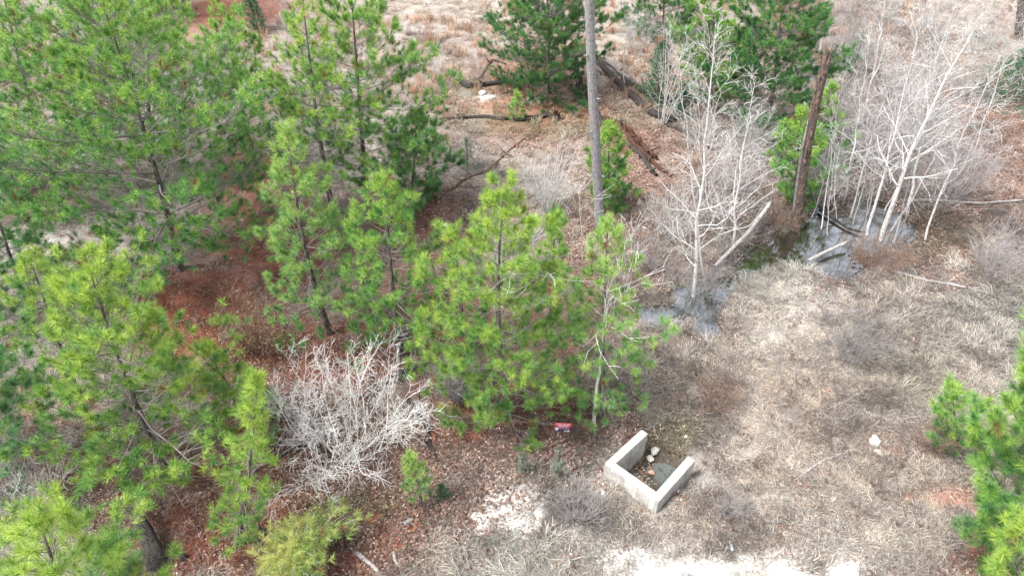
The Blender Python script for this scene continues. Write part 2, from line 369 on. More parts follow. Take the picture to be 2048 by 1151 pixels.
def leaves_patch(n, rad, size, cols, lift=.03, seed=0, flat=.5):
    r = np.random.default_rng(seed)
    c = np.zeros((n, 3)); ang = r.uniform(0, 6.28, n); rr = rad * np.sqrt(r.uniform(0, 1, n)); c[:, 0] = np.cos(ang) * rr; c[:, 1] = np.sin(ang) * rr; c[:, 2] = r.uniform(0, lift, n)
    a = r.normal(size=(n, 3)); a[:, 2] *= flat; a /= np.linalg.norm(a, axis=1, keepdims=True)
    up = r.normal(size=(n, 3)) * flat * .8 + np.array([0, 0, 1]); b = np.cross(up, a); b /= np.linalg.norm(b, axis=1, keepdims=True)
    s = size * r.uniform(.5, 1.3, (n, 1))
    V = np.stack([c - a * s, c - b * s * .45, c + a * s, c + b * s * .45 + np.array([0, 0, .3]) * s * r.uniform(0, 1, (n, 1))], 1)
    K = np.array(cols)[r.integers(0, len(cols), n)] * r.uniform(.6, 1.3, (n, 1))
    return mesh_np('leaves', V.reshape(-1, 3), quads=np.arange(n * 4).reshape(-1, 4), col=np.repeat(K, 4, 0), mats=[M['cover']])
def blades_patch(n, rad, length, width, up, cols, seed=0, droop=1.0, comb=None):
    r = np.random.default_rng(seed)
    ang = r.uniform(0, 6.28, n); rr = rad * np.sqrt(r.uniform(0, 1, n)); c = np.stack([np.cos(ang) * rr, np.sin(ang) * rr, np.zeros(n)], -1)
    az = r.uniform(0, 6.28, n) if comb is None else r.normal(size=n) * comb; d = np.stack([np.cos(az), np.sin(az), up * r.uniform(.3, 1.6, n)], -1); d /= np.linalg.norm(d, axis=1, keepdims=True)
    L = length * r.uniform(.5, 1.3, (n, 1)); side = np.stack([-np.sin(az), np.cos(az), np.zeros(n)], -1) * width
    side = side + np.array([0, 0, 1]) * width * r.uniform(-.6, .6, (n, 1))
    bend = r.normal(size=(n, 3)) * .35; bend[:, 2] = -.8 * droop
    p0 = c; p1 = c + d * L * .5; p2 = c + d * L * .85 + bend * L * .25; p2[:, 2] = np.maximum(p2[:, 2], .01)
    V = np.stack([p0 - side, p0 + side, p1 + side * .8, p1 - side * .8, p2], 1)
    o = np.arange(n)[:, None] * 5
    K = np.array(cols)[r.integers(0, len(cols), n)] * r.uniform(.65, 1.25, (n, 1))
    return mesh_np('blades', V.reshape(-1, 3), quads=o + np.array([0, 1, 2, 3]), tris=o + np.array([3, 2, 4]), col=np.repeat(K, 5, 0), mats=[M['cover']])
def bramble_patch(n, rad, length, r0, cols, seed=0, up=.9):
    r = np.random.default_rng(seed); T = Tubes()
    for k in range(n):
        a = r.uniform(0, 6.28); rr = rad * math.sqrt(r.uniform()); p = np.array([math.cos(a) * rr, math.sin(a) * rr, 0]); az = r.uniform(0, 6.28)
        d = np.array([math.cos(az), math.sin(az), up * r.uniform(.4, 1.6)]); d /= np.linalg.norm(d); L = length * r.uniform(.5, 1.2); c = np.array(cols[r.integers(0, len(cols))]) * r.uniform(.7, 1.2)
        pts = [p]
        for q_ in range(4):
            d = d + r.normal(size=3) * .22 + np.array([0, 0, -.16]); d /= np.linalg.norm(d); pts.append(pts[-1] + d * L / 4)
        T.add(pts, np.linspace(r0, r0 * .35, 5), 3, c)
        for q_ in range(2):
            b = pts[r.integers(1, 4)]; e = d + r.normal(size=3) * .7; e /= np.linalg.norm(e)
            T.add([b, b + e * L * .18, b + (e + r.normal(size=3) * .3) * L * .3], [r0 * .6, r0 * .45, r0 * .25], 3, c)
    V, Q, K = T.arrays()
    return mesh_np('brambles', V, quads=Q, col=K, mats=[M['cover']])
def stone_mesh(seed, sub=1, flat=.6):
    import bmesh
    bm = bmesh.new(); bmesh.ops.create_icosphere(bm, subdivisions=sub, radius=1)
    r = random.Random(seed)
    for v in bm.verts:
        v.co *= r.uniform(.72, 1.18); v.co.z *= flat
    me = bpy.data.meshes.new('stone'); bm.to_mesh(me); bm.free()
    return me
IN_OK = [False]
def sample(n, keyfun, xm=260, y0=-40, y1=1330):
    px = R.uniform(-xm, 2048 + xm, n * 3); py = R.uniform(y0, y1, n * 3)
    d = FW[None] * F + np.stack([px - CX, np.zeros_like(px), np.zeros_like(px)], -1) - UP[None] * (py - CY)[:, None]
    t = H / -d[:, 2]; x = d[:, 0] * t; y = d[:, 1] * t
    zz = zones(x, y); dens = keyfun(zz, x, y)
    keep = R.uniform(0, 1, len(x)) < dens
    x = x[keep][:n]; y = y[keep][:n]; zz = {k: v[keep][:n] for k, v in zz.items()}
    z = th(x, y)
    ok = z > -.33
    q = np.stack([x - hA[0], y - hA[1]], -1); a = q @ hu[:2]; b = q @ hn[:2]
    inside = (a > -.1) & (a < lenW + .1) & (b > -.25) & (b < lenC + .1)
    if IN_OK[0]: inside = inside & ~((a > .28) & (a < lenW - .28) & (b > .3))
    ok = (ok | ((b > 0) & (b < 5) & (a > -.5) & (a < lenW + .8) )) & ~inside
    if not IN_OK[0]: ok = ok & ~((a > -.1) & (a < lenW + .4) & (b > 0) & (b < 3.2))
    ok = ok & ~((((a - lenW * .62) / .50) ** 2 + ((b - 2.0) / .62) ** 2) < .15 + .9 * fbm(x * 4, y * 4, 71, 2))
    x = x[ok]; y = y[ok]; z = z[ok]; zz = {k: v[ok] for k, v in zz.items()}
    return x, y, z, zz
def put(name, tmpl, n, dens, label, cat, smin=.7, smax=1.4, tintfun=None, tilt=.15, farscale=.5, sink=0.0, comb=False):
    IN_OK[0] = name in ('leaf_litter', 'pebbles', 'brown_weeds')
    x, y, z, zz = sample(n, dens if name in ('pebbles', 'gravel_rubble') else (lambda q, a, b: dens(q, a, b) * (1 - .82 * q['white']) * (1 - .7 * q['clay']) * (1 - .45 * q['mud']))); m = len(x)
    sc = R.uniform(smin, smax, m) * (1 + farscale * sm(20, 60, y))
    t = np.ones((m, 3)) * R.uniform(.72, 1.2, (m, 1))
    if tintfun is not None: t = t * tintfun(zz, x, y)
    tl = R.normal(size=(m, 2)) * tilt
    return scatter(name, tmpl, np.stack([x, y, z - sink], -1), (fbm(x * .5, y * .5, 411, 2) * 14 + R.normal(size=m) * .5) if comb else R.uniform(0, 6.28, m), sc, t, tl, label, cat)
TAN = [(.38, .345, .295), (.45, .41, .35), (.31, .28, .245), (.27, .255, .235), (.40, .335, .275)]
PALE = [(.48, .44, .37), (.54, .49, .41), (.41, .365, .31), (.47, .41, .33)]
LEAF = [(.36, .27, .225), (.43, .34, .29), (.25, .165, .13), (.50, .42, .37), (.30, .19, .15), (.17, .105, .085)]
GREY = [(.20, .185, .18), (.26, .24, .235), (.16, .145, .14), (.23, .20, .18)]
def gtint(zz, x, y):
    g = fbm(x * .5, y * .5, 201, 3)[:, None]
    t = .82 + .36 * g
    ms_ = zz['moss'][:, None] * .8; t = t * (1 - ms_ * np.array([.38, .05, .5])); t = t * (1 + .15 * zz['track'][:, None])
    fw_ = sm(26, 40, y)[:, None]; t = t * (1 + fw_ * np.array([.08, -.02, -.08]))
    return t * (1 + (fbm(x * .2, y * .2, 207, 2)[:, None] - .5) * np.array([.12, -.06, -.16]))
cl = lambda a: np.clip(a, 0, 1)
open_ = lambda z: cl(1 - z['dirt'] * .97 - z['leaf'] * .75 - z['clay'] * .9 - z['white'] * .8 - z['mud'] * .5)
put('dry_grass', template('grass_patch', blades_patch(46, .32, .25, .0058, .42, TAN + [(.17, .15, .135), (.55, .50, .43)], 1)), 26000, lambda z, x, y: open_(z) * .9 + .25 * z['white'], 'matted dry tan grass covering the clearing', 'dry grass', .6, 1.3, gtint)
put('pale_grass', template('pale_grass_patch', blades_patch(42, .30, .36, .0064, .5, PALE, 2, 1.0, 1.0)), 8500, lambda z, x, y: cl(z['pale'] * 1.1) * cl(open_(z) + .2) * (fbm(x * .8, y * .8, 303, 3) > .44), 'bleached longer grass in loose tufts', 'dry grass', .6, 1.3, gtint, comb=True)
put('arching_grass', template('arching_patch', blades_patch(60, .20, .62, .007, .9, PALE + TAN, 3, 1.6, 1.1)), 3200, lambda z, x, y: cl(z['bank']) * (1 - z['track']) * (fbm(x * .9, y * .9, 305, 2) > .42), 'tall arching dead grass in clumps along the pond bank', 'dry grass', .6, 1.25, gtint, .3, comb=True)
put('tall_meadow_grass', template('tall_patch', blades_patch(36, .22, .85, .011, 2.6, [(.46, .33, .25), (.50, .38, .30), (.40, .27, .20)], 4, .6)), 2600, lambda z, x, y: cl((y > 38) * 1.0 * open_(z)) * (fbm(x * .3, y * .3, 309, 3) > .42), 'tall straw coloured grass on the far slope', 'dry grass', .6, 1.2, gtint, .15, .1)
put('leaf_litter', template('leaf_patch', leaves_patch(46, .34, .052, LEAF, .05, 5)), 15000, lambda z, x, y: cl(z['leaf'] * (1 - .65 * z['dirt']) + z['dirt'] * .06 + z['clay'] * .12 + z['mud'] * .35 + .035), 'brown and tan fallen leaves strewn over the soil', 'leaf litter', .7, 1.3, gtint)
put('pine_straw', template('straw_patch', blades_patch(44, .36, .20, .005, .18, [(.21, .078, .052), (.27, .11, .075), (.14, .055, .04), (.30, .155, .11)], 6, .5)), 9000, lambda z, x, y: cl(z['dirt'] * 1.0 + z['leaf'] * .2), 'reddish brown fallen pine needles under the pines', 'pine straw', .7, 1.3, gtint)
put('brambles', template('bramble_patch', bramble_patch(26, .38, .6, .006, GREY, 7)), 5600, lambda z, x, y: cl(z['brush'] * .95 + .04) * (1 - z['track']) * (fbm(x * .7, y * .7, 311, 3) > .40), 'leafless grey brambles and weed stalks', 'brambles', .5, 1.2, gtint, .2)
put('brown_weeds', template('weed_patch', bramble_patch(26, .3, .5, .006, [(.20, .14, .11), (.26, .18, .14), (.16, .12, .10)], 8)), 2600, lambda z, x, y: cl(z['leaf'] * .25 + z['dirt'] * .12 + z['pale'] * .3 + z['mud'] * .5 + .10), 'thin brown weed stalks and fallen twigs', 'weeds', .5, 1.1, gtint, .3)
HAZE = [(1720,180,120,150,1),(1800,300,120,120,1),(1880,160,110,140,.8),(1900,330,70,90,.6),(1680,360,60,80,1),(1430,430,90,130,.6),(1400,300,70,90,.5),(1500,300,50,80,.4),(1660,60,60,90,.6),(1560,440,40,40,.7),(1990,200,60,100,.5),(1390,570,50,40,.6),(1740,530,60,30,.6)]
def hz(z, x, y):
    px, py = proj(x, y, 0.0); return zone(HAZE, px, py, x, y, 600)
put('sapling_haze', template('sapling_patch', bramble_patch(30, .55, 2.3, .0085, [(.44, .42, .41), (.36, .34, .33), (.52, .50, .48), (.30, .27, .26)], 19, 2.4)), 1050, hz, 'hazy mass of fine grey leafless saplings around the pond', 'saplings', .6, 1.15, None, .12, 0.0)
sm1 = stone_mesh(3, 1); sm1.materials.append(M['stone']); at = sm1.attributes.new('col', 'FLOAT_COLOR', 'POINT'); at.data.foreach_set('color', [1.0] * 4 * len(sm1.vertices))
def stint(zz, x, y):
    k = R.uniform(0, 1, (len(x), 1)); a = np.array([.56, .52, .47]); b = np.array([.40, .25, .18]); return a * (k > .3) + b * (k <= .3)
put('pebbles', template('pebble', sm1), 7000, lambda z, x, y: cl(z['white'] * .9 + z['clay'] * .5 + z['dirt'] * .2 + z['leaf'] * .25 + .02), 'small pale pebbles scattered over the soil', 'pebbles', .012, .036, stint, .4, 1.0)
put('gravel_rubble', template('rubble', sm1), 2600, lambda z, x, y: cl(z['white']) ** 1.5, 'whitish rubble and gravel of the washed out patches', 'gravel', .03, .075, lambda z, x, y: np.ones((len(x), 3)) * np.array([.52, .505, .48]), .5, .2)

# ------------------------------------------------------------------ pines
STY = {   # new growth and lit tips, middle, deep for shaded inner tufts
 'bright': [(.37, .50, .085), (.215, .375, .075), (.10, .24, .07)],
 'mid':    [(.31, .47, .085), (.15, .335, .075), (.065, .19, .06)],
 'deep':   [(.15, .31, .065), (.07, .20, .055), (.034, .12, .045)],
 'cool':   [(.22, .40, .11), (.12, .29, .095), (.06, .18, .075)],
 'yellow': [(.56, .57, .19), (.42, .49, .15), (.26, .38, .11)],
 'pale':   [(.35, .49, .12), (.22, .40, .115), (.12, .27, .10)],
}
NEEDLES = 0
def axis_at(base, top, t, bend):
    base = np.array(base); top = np.array(top); p = base * (1 - t) + top * t
    return p + bend * math.sin(math.pi * t)
def needles(P, A, K, nl, ax, wd, rng, T, style, spread=1.0):
    """brush tufts: P tip points, A axes, T 0..1 tone, fresh growth with painted crown shade -> triangles"""
    global NEEDLES
    n = len(P); P = np.repeat(P, K, 0); A = np.repeat(A, K, 0); T = np.repeat(T + rng.normal(size=n) * .26, K)
    A = A / np.linalg.norm(A, axis=1, keepdims=True)
    s = rng.uniform(0, 1, (n * K, 1))
    r = rng.normal(size=(n * K, 3)); r -= (r * A).sum(1, keepdims=True) * A; r /= np.linalg.norm(r, axis=1, keepdims=True)
    ang = RAD(82) * spread - s * RAD(62) + rng.normal(size=(n * K, 1)) * .16
    d = A * np.cos(ang) + r * np.sin(ang); d[:, 2] -= .08
    o = P - A * ax * (1 - s); L = nl * rng.uniform(.75, 1.15, (n * K, 1))
    side = np.cross(d, rng.normal(size=(n * K, 3))); side /= np.linalg.norm(side, axis=1, keepdims=True); side *= wd
    V = np.stack([o - side, o + side, o + d * L], 1).reshape(-1, 3)
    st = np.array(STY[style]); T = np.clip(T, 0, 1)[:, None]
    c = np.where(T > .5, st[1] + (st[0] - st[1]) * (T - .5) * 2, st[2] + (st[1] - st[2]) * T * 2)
    br_ = np.repeat(rng.uniform(size=n) < .022, K); c[br_] = (.24, .14, .07)
    c = c * rng.uniform(.75, 1.25, (n * K, 1))
    NEEDLES += n * K
    return V, np.repeat(c, 3, 0)
def pine(b, t, rpx, style, label, cb=.18, dens=1.0, seed=0, shape=1.0, group='young pines growing across the clearing', name='pine_tree', nscale=1.0, base=None, dead=.25, upright=0.0):
    rng = np.random.default_rng(1000 + seed)
    B = gp(*b) if base is None else np.array(base)
    d = ray(*t); k = B[1] / d[1]; Tp = np.array([d[0] * k, B[1], H + d[2] * k])
    hgt = Tp[2] - B[2]
    mid = (B + Tp) / 2; sl = slant(mid); Rm = rpx * sl / F * 1.22
    o = thing(name, B, label, 'pine tree', group)
    B0 = B.copy(); Tl = Tp - B0; Bl = np.zeros(3) - np.array([0, 0, .1])
    bend = rng.normal(size=3) * hgt * .018; bend[2] = 0
    r0 = .022 * hgt * .55 + .02
    tr = Tubes(); tt = np.linspace(0, 1, 12)
    tr.add([axis_at(Bl, Tl, q_, bend) for q_ in tt], r0 * (1 - tt * .9) + np.where(tt < .05, r0 * .3, 0), 9, (1, 1, 1))
    link('trunk', tr.mesh('trunk', M['pine_bark']), o)
    nearf = np.clip(sl / 24, .8, 2.6)
    Kn = int(np.clip(66 / nearf ** 1.0, 22, 70)); wd = .0066 * nearf ** .85; nl = .235 * nscale * nearf ** .08; ax = .17 * nscale
    if hgt < 2.5: nl *= .75; ax *= .8
    br = Tubes(); TP = []; TA = []; TF = []
    step = max(.32, hgt * .045) if hgt > 2.5 else .2 ; z = cb * hgt; az0 = rng.uniform(0, 6.28)
    while z < hgt * .985:
        f = z / hgt; g = max(0.0, (f - cb) / (1 - cb))
        prof = (.72 + .28 * math.sin(math.pi * min(1, g * 1.35))) * max(0.0, 1 - g ** 2.3) ** (.85 * shape)
        nb = (4 if g < .6 else 3) + int(rng.integers(0, 2)); az0 += 1.1; blob = rng.uniform(.75, 1.2)
        for q_ in range(nb):
            a = az0 + q_ * 6.283 / nb + rng.normal() * .25
            L = Rm * prof * rng.uniform(.5, 1.15) * blob + .10
            e = RAD(2 + 50 * g ** 1.3 + upright * 20) + rng.normal() * .12
            p = axis_at(Bl, Tl, f + rng.normal() * .008, bend)
            pts = [p]; m = 4; sway = rng.normal() * .12
            for s_ in range(1, m + 1):
                u = s_ / m; ee = e - .14 * math.sin(u * 3.1) + .75 * max(0, u - .55) * 1.2; aa = a + sway * u + rng.normal() * .06
                pts.append(pts[-1] + np.array([math.cos(aa) * math.cos(ee), math.sin(aa) * math.cos(ee), math.sin(ee)]) * L / m)
            pts = np.array(pts); rb = .008 + .006 * L
            br.add(pts, np.linspace(rb, .005, m + 1), 3, (1, 1, 1))
            if g < .12 and rng.uniform() < dead:      # bare dead lower branch
                for s_ in range(3):
                    u = rng.integers(1, m); dd = rng.normal(size=3); dd /= np.linalg.norm(dd)
                    br.add([pts[u], pts[u] + dd * L * .1, pts[u] + (dd + rng.normal(size=3) * .3) * L * .2], [.007, .006, .004], 3, (1.25, 1.25, 1.25))
                continue
            dirn = pts[-1] - pts[-2]; dirn /= np.linalg.norm(dirn)
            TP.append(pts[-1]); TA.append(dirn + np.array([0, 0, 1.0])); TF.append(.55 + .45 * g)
            nt_ = max(1, int((L * 3.1 + .3 + .5 * (L > 1.2)) * dens))
            for s_ in range(nt_):
                u = rng.uniform(.1, .95) ** .8 ; i = min(m - 1, int(u * m)); fr = u * m - i
                q0 = pts[i] * (1 - fr) + pts[i + 1] * fr; dd = pts[i + 1] - pts[i]; dd /= np.linalg.norm(dd)
                yaw = rng.choice([-1, 1]) * rng.uniform(.5, 1.1)
                dx = dd[0] * math.cos(yaw) - dd[1] * math.sin(yaw); dy = dd[0] * math.sin(yaw) + dd[1] * math.cos(yaw)
                e2 = np.array([dx, dy, dd[2] * .5 + rng.uniform(0, .45)]); e2 /= np.linalg.norm(e2)
                l2 = (.18 + .30 * L * (1 - u) + .13 * L) * rng.uniform(.6, 1.2)
                q1 = q0 + e2 * l2 * .6; e3 = e2 + np.array([0, 0, .95]); e3 /= np.linalg.norm(e3); q2 = q1 + e3 * l2 * .4
                br.add([q0, q2], [.008, .004], 3, (1, 1, 1))
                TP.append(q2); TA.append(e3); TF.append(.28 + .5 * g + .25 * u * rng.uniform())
                if l2 > .34 and rng.uniform() < .7:
                    e4 = e2 + rng.normal(size=3) * .5 + np.array([0, 0, .6]); e4 /= np.linalg.norm(e4); q3 = q1 + e4 * l2 * .45
                    br.add([q0, q3], [.006, .004], 3, (1, 1, 1)); TP.append(q3); TA.append(e4); TF.append(.15 + .45 * g + .1 * rng.uniform())
        z += step * (1.08 - .2 * g) * rng.uniform(.85, 1.15)
    TP.append(Tl); TA.append(np.array([0, 0, 1.])); TF.append(1.0)
    for q_ in range(3): TP.append(Tl + rng.normal(size=3) * .12 - np.array([0, 0, .12])); TA.append(np.array([rng.normal() * .5, rng.normal() * .5, 1.])); TF.append(.95)
    link('branches', br.mesh('branches', M['limb']), o)
    TF = np.clip((np.array(TF) - .5) * 1.35 + .52, 0, 1)  # stretches tuft tone: fresh tips plus light and shade painted into the crown
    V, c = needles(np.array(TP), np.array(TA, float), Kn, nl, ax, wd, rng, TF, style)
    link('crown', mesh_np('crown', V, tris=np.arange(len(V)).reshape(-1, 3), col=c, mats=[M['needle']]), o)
    return o

PINES = [
 # base px, top px, half width px, style, crown base, density, shape, label
 ((115, 400), (2, -30), 130, 'mid', .1, 1.5, 1.0, 'green pine cut off by the left edge, behind the widest pine'),
 ((360, 540), (205, 5), 255, 'mid', .08, 1.85, .62, 'widest green pine, its crooked trunk standing on red soil at left'),
 ((300, 330), (300, -20), 120, 'mid', .1, 1.0, .9, 'cool green pine crowding the back of the widest pine'),
 ((518, 355), (447, 12), 70, 'mid', .15, 1.2, .6, 'narrow pine with a rounded dark top beside the tan grass gap'),
 ((735, 425), (700, -45), 150, 'mid', .2, 1.4, .75, 'tall open pine with a dark trunk left of the far grass slope'),
 ((680, 497), (605, -5), 105, 'bright', .25, .75, .8, 'yellowish green pine with a thin charred foot, left of the tall open pine'),
 ((818, 412), (832, 225), 66, 'cool', .03, 1.7, .8, 'bluish green young pine low beside the ditch'),
 ((660, 665), (573, 258), 102, 'pale', .06, 1.05, .85, 'slim lime green pine rising in front of the dark trunks'),
 ((803, 712), (770, 358), 104, 'mid', .15, .95, .8, 'pine with a see-through crown and a black lower trunk above the log'),
 ((925, 700), (905, 455), 50, 'mid', .2, .8, .9, 'thin pine squeezed against the left side of the central pine'),
 ((1020, 835), (1008, 378), 158, 'bright', .04, 1.6, .72, 'large bushy central pine standing directly behind the red sign'),
 ((1102, 660), (1112, 445), 46, 'mid', .3, .8, .9, 'small dark topped pine behind the right shoulder of the central pine'),
 ((1205, 830), (1216, 446), 98, 'pale', .08, .8, .8, 'thin pale pine entangled with a bare white tree near the pond'),
 ((160, 800), (55, 505), 66, 'bright', .25, .85, .9, 'lime green pine left of the paired pine tops at lower left'),
 ((340, 955), (178, 535), 180, 'bright', .08, 1.3, .65, 'big yellow green pine spreading over the lower left slope'),
 ((-10, 950), (-60, 600), 120, 'cool', .1, .9, .9, 'pine at the left edge with its lower boughs over brown grass'),
 ((520, 860), (405, 690), 62, 'bright', .0, 1.1, .8, 'short pale pine at the right flank of the big yellow green pine'),
 ((470, 1085), (515, 752), 52, 'bright', .1, .55, 1.0, 'spindly pine standing between the white thicket and the burnt stump'),
 ((140, 1420), (75, 1035), 132, 'bright', .1, 1.1, .8, 'nearest pine, its tops rising from the bottom left corner'),
 ((230, 1330), (222, 1085), 56, 'cool', .1, 1.1, .9, 'smaller cool green pine right of the nearest corner pine'),
 ((1095, 188), (1085, -95), 108, 'deep', .0, 2.3, .55, 'dense dark pine on bare red soil at the top centre'),
 ((1532, 268), (1570, -75), 112, 'deep', .08, 2.3, .55, 'tall dark pine behind the broken dead trunk'),
 ((1425, 215), (1412, -60), 70, 'mid', .06, 1.8, .8, 'pine between the dark cedar bush and the tall dark pine'),
 ((1325, 75), (1322, -75), 70, 'deep', .06, 1.8, .8, 'small dark pine at the top edge right of the tall bare trunk'),
 ((1590, 400), (1605, 215), 54, 'mid', .0, 1.4, .8, 'young pine whose foot touches the rotten snag'),
 ((1640, 330), (1664, 172), 40, 'mid', .0, .9, .8, 'young pine just right of the rotten snag'),
 ((1222, 412), (1220, 252), 44, 'mid', .0, 2.2, .75, 'conical sapling standing behind the tall bare trunk'),
 ((1033, 240), (1034, 190), 13, 'pale', .0, 1.2, .9, 'tiny knee high pine seedling above the charred log with torn roots'),
 ((2080, 1200), (2085, 655), 138, 'mid', .04, 2.0, .7, 'dense pine filling the lower right edge of the photo'),
 ((1925, 905), (1905, 768), 38, 'mid', .1, 1.0, .8, 'small pine top in front of the brown grass at lower right'),
 ((2075, 1330), (2050, 1040), 78, 'bright', .05, 1.2, .9, 'yellow green pine at the bottom right corner'),
 ((1112, 445), (1112, 415), 14, 'cool', .0, 1.0, 1.0, 'seedling at the foot of the pale shrub by the tall bare trunk'),
 ((845, 1015), (822, 915), 18, 'pale', .35, .5, 1.0, 'lone seedling on the leaf litter right of the white thicket'),
 ((330, 30), (322, -130), 100, 'deep', .0, 1.0, .8, 'dark pine cut off by the top edge, above the grass gap'),
 ((215, 130), (190, -60), 95, 'cool', .0, .9, .9, 'pine at the top edge behind the left grove'),
 ((60, 620), (-30, 330), 90, 'cool', .05, 1.0, .8, 'cool green pine at the left edge below the widest pine'),

]
for i, (b, t, r, st, cb, de, sh, lab) in enumerate(PINES):
    if r == 0: continue
    pine(b, t, r, st, lab, cb, de, seed=i, shape=sh)

# ------------------------------------------------------------------ cedars and green shrubs
def shrub(b, t, rpx, style, label, seed, cat='shrub', name='evergreen_shrub', n=260, woody=True, group='evergreen shrubs'):
    rng = np.random.default_rng(3000 + seed); B = gp(*b); d = ray(*t); k = B[1] / d[1]; hgt = H + d[2] * k - B[2]; sl = slant(B); Rm = rpx * sl / F
    o = thing(name, B, label, cat, group); br = Tubes(); P = []; A = []; F_ = []
    for q_ in range(n):
        z = rng.uniform(.02, 1) ** .9; a = rng.uniform(0, 6.28); rr = Rm * (1 - z) ** .6 * (.35 + .65 * math.sqrt(rng.uniform())) * rng.uniform(.8, 1.1) * (.85 + .3 * math.sin(a * 3 + seed))
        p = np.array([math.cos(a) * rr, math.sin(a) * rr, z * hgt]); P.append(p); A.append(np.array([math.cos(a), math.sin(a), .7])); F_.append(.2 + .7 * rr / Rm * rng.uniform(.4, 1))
        if q_ % 14 == 0: c0 = np.array([0, 0, z * hgt * .6]); br.add([c0, (c0 + p) / 2 + rng.normal(size=3) * .04, p], [.014, .010, .005], 3)
    br.add([[0, 0, -.1], [0, 0, hgt * .5], [0.02, 0, hgt * .9]], [.05, .035, .01], 5)
    link('branches', br.mesh('branches', M['pine_bark']), o)
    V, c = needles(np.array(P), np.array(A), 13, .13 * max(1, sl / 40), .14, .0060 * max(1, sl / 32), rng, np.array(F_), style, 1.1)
    link('crown', mesh_np('crown', V, tris=np.arange(len(V)).reshape(-1, 3), col=c, mats=[M['needle']]), o)
    return o
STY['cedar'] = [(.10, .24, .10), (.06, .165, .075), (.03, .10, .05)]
STY['sage'] = [(.22, .28, .20), (.17, .23, .16), (.12, .17, .12)]
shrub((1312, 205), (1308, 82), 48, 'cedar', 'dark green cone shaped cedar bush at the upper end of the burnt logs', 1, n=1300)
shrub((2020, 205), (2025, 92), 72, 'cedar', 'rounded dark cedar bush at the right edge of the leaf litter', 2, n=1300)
shrub((1360, 235), (1365, 165), 28, 'cedar', 'low dark evergreen bush between the cedar and the bare white tree', 3, n=500)
shrub((516, 62), (516, -30), 26, 'cedar', 'upright dark shrub on red soil at the top edge', 4, n=600)
shrub((935, 335), (935, 275), 36, 'sage', 'pale sage green shrub in the grey brambles beside the ditch', 5, n=160)
shrub((35, 375), (40, 300), 62, 'cedar', 'dark low shrub under the pines at the left edge', 6, n=600)
shrub((885, 995), (885, 968), 24, 'cedar', 'low dark green weed on leaf litter right of the seedling', 7, n=50)
shrub((1045, 945), (1042, 905), 24, 'sage', 'grey green weed below the central pine', 8, n=60)
shrub((1115, 955), (1118, 890), 26, 'sage', 'leaning grey green weed between the sign and the gravel patch', 9, n=60)
shrub((1690, 190), (1690, 60), 50, 'sage', 'faint green shrub among bare stems right of the dark pine', 10, n=110)
shrub((1690, 480), (1745, 470), 1, 'mid', 'x', 11, n=1) if False else None

# ------------------------------------------------------------------ bare trees
THK = []
class Bare:
    def __init__(s, rng, rmin=.0055, wig=.18, up=.08, tint=1.0): s.rng = rng; s.T = Tubes(); s.rmin = rmin; s.wig = wig; s.up = up; s.tint = tint
    def grow(s, p, d, L, r, lev, maxlev, kids=(6, 5, 3), ratio=.5, gap=.2):
        rng = s.rng; m = 6 if lev == 0 else (5 if lev == 1 else (3 if lev == 2 else 2)); pts = [p]; d = d / np.linalg.norm(d); ds = []
        for k in range(m):
            d = d + rng.normal(size=3) * s.wig * (.5 if lev == 0 else 1) + np.array([0, 0, s.up]); d /= np.linalg.norm(d); pts.append(pts[-1] + d * L / m); ds.append(d)
        rr = np.maximum(np.linspace(r, max(r * .35, s.rmin * .8), m + 1), s.rmin * .8)
        s.T.add(pts, rr, 6 if r > .035 else (4 if r > .016 else 3), np.ones(3) * s.tint * rng.uniform(.88, 1.1))
        if lev >= maxlev: return
        for k in range(kids[min(lev, len(kids) - 1)]):
            u = rng.uniform(gap, 1.0); i = min(m - 1, int(u * m)); fr = u * m - i; q0 = pts[i] * (1 - fr) + pts[i + 1] * fr
            side = rng.normal(size=3); side -= (side @ ds[i]) * ds[i]; side /= np.linalg.norm(side) + 1e-9
            e = ds[i] * rng.uniform(.5, 1.1) + side * rng.uniform(.6, 1.0)
            s.grow(q0, e, L * ratio * rng.uniform(.6, 1.2) * (1.15 - .55 * u), max(s.rmin, rr[i] * .55), lev + 1, maxlev, kids, ratio, .15)
def bare_tree(b, t, label, seed, r0=.09, nl=14, spread=1.0, mat='white_bark', first=.3, maxlev=3, kids=(5, 4, 3), fork=None, group='bare white barked trees', rmin=.0055, limbscale=.33, name='bare_tree', tint=1.0):
    rng = np.random.default_rng(5000 + seed); B = gp(*b); d = ray(*t); k = B[1] / d[1]; Tp = np.array([d[0] * k, B[1], H + d[2] * k]); h = Tp[2] - B[2]
    o = thing(name, B, label, 'bare tree', group); Tl = Tp - B; Tl[1] += rng.normal() * .3; Bl = np.array([0, 0, -.15]); bend = rng.normal(size=3) * h * .03; bend[2] = 0
    tr = Tubes(); tt = np.linspace(0, 1, 12); ax = np.array([axis_at(Bl, Tl, u, bend) for u in tt]) + rng.normal(size=(12, 3)) * h * .004
    tr.add(ax, np.maximum(r0 * (1 - tt * .92), .008), 8)
    link('trunk', tr.mesh('trunk', M[mat]), o)
    az = rng.uniform(0, 6.28)
    for q_ in range(nl):
        u = first + (1 - first) * (q_ + rng.uniform()) / nl; u = min(u, .985); az += 2.4 + rng.normal() * .4
        p = np.array([np.interp(u, tt, ax[:, c]) for c in range(3)])
        up = .55 + .9 * u
        S_ = Bare(rng, rmin, .22, .07, tint); L = h * limbscale * spread * (1.25 - .75 * u) * rng.uniform(.75, 1.2)
        S_.grow(p, np.array([math.cos(az), math.sin(az), up]), L, max(.011, r0 * .42 * (1.1 - u)), 1, maxlev, kids, .5)
        link('limb', S_.T.mesh('limb', M[mat]), o)
    return o
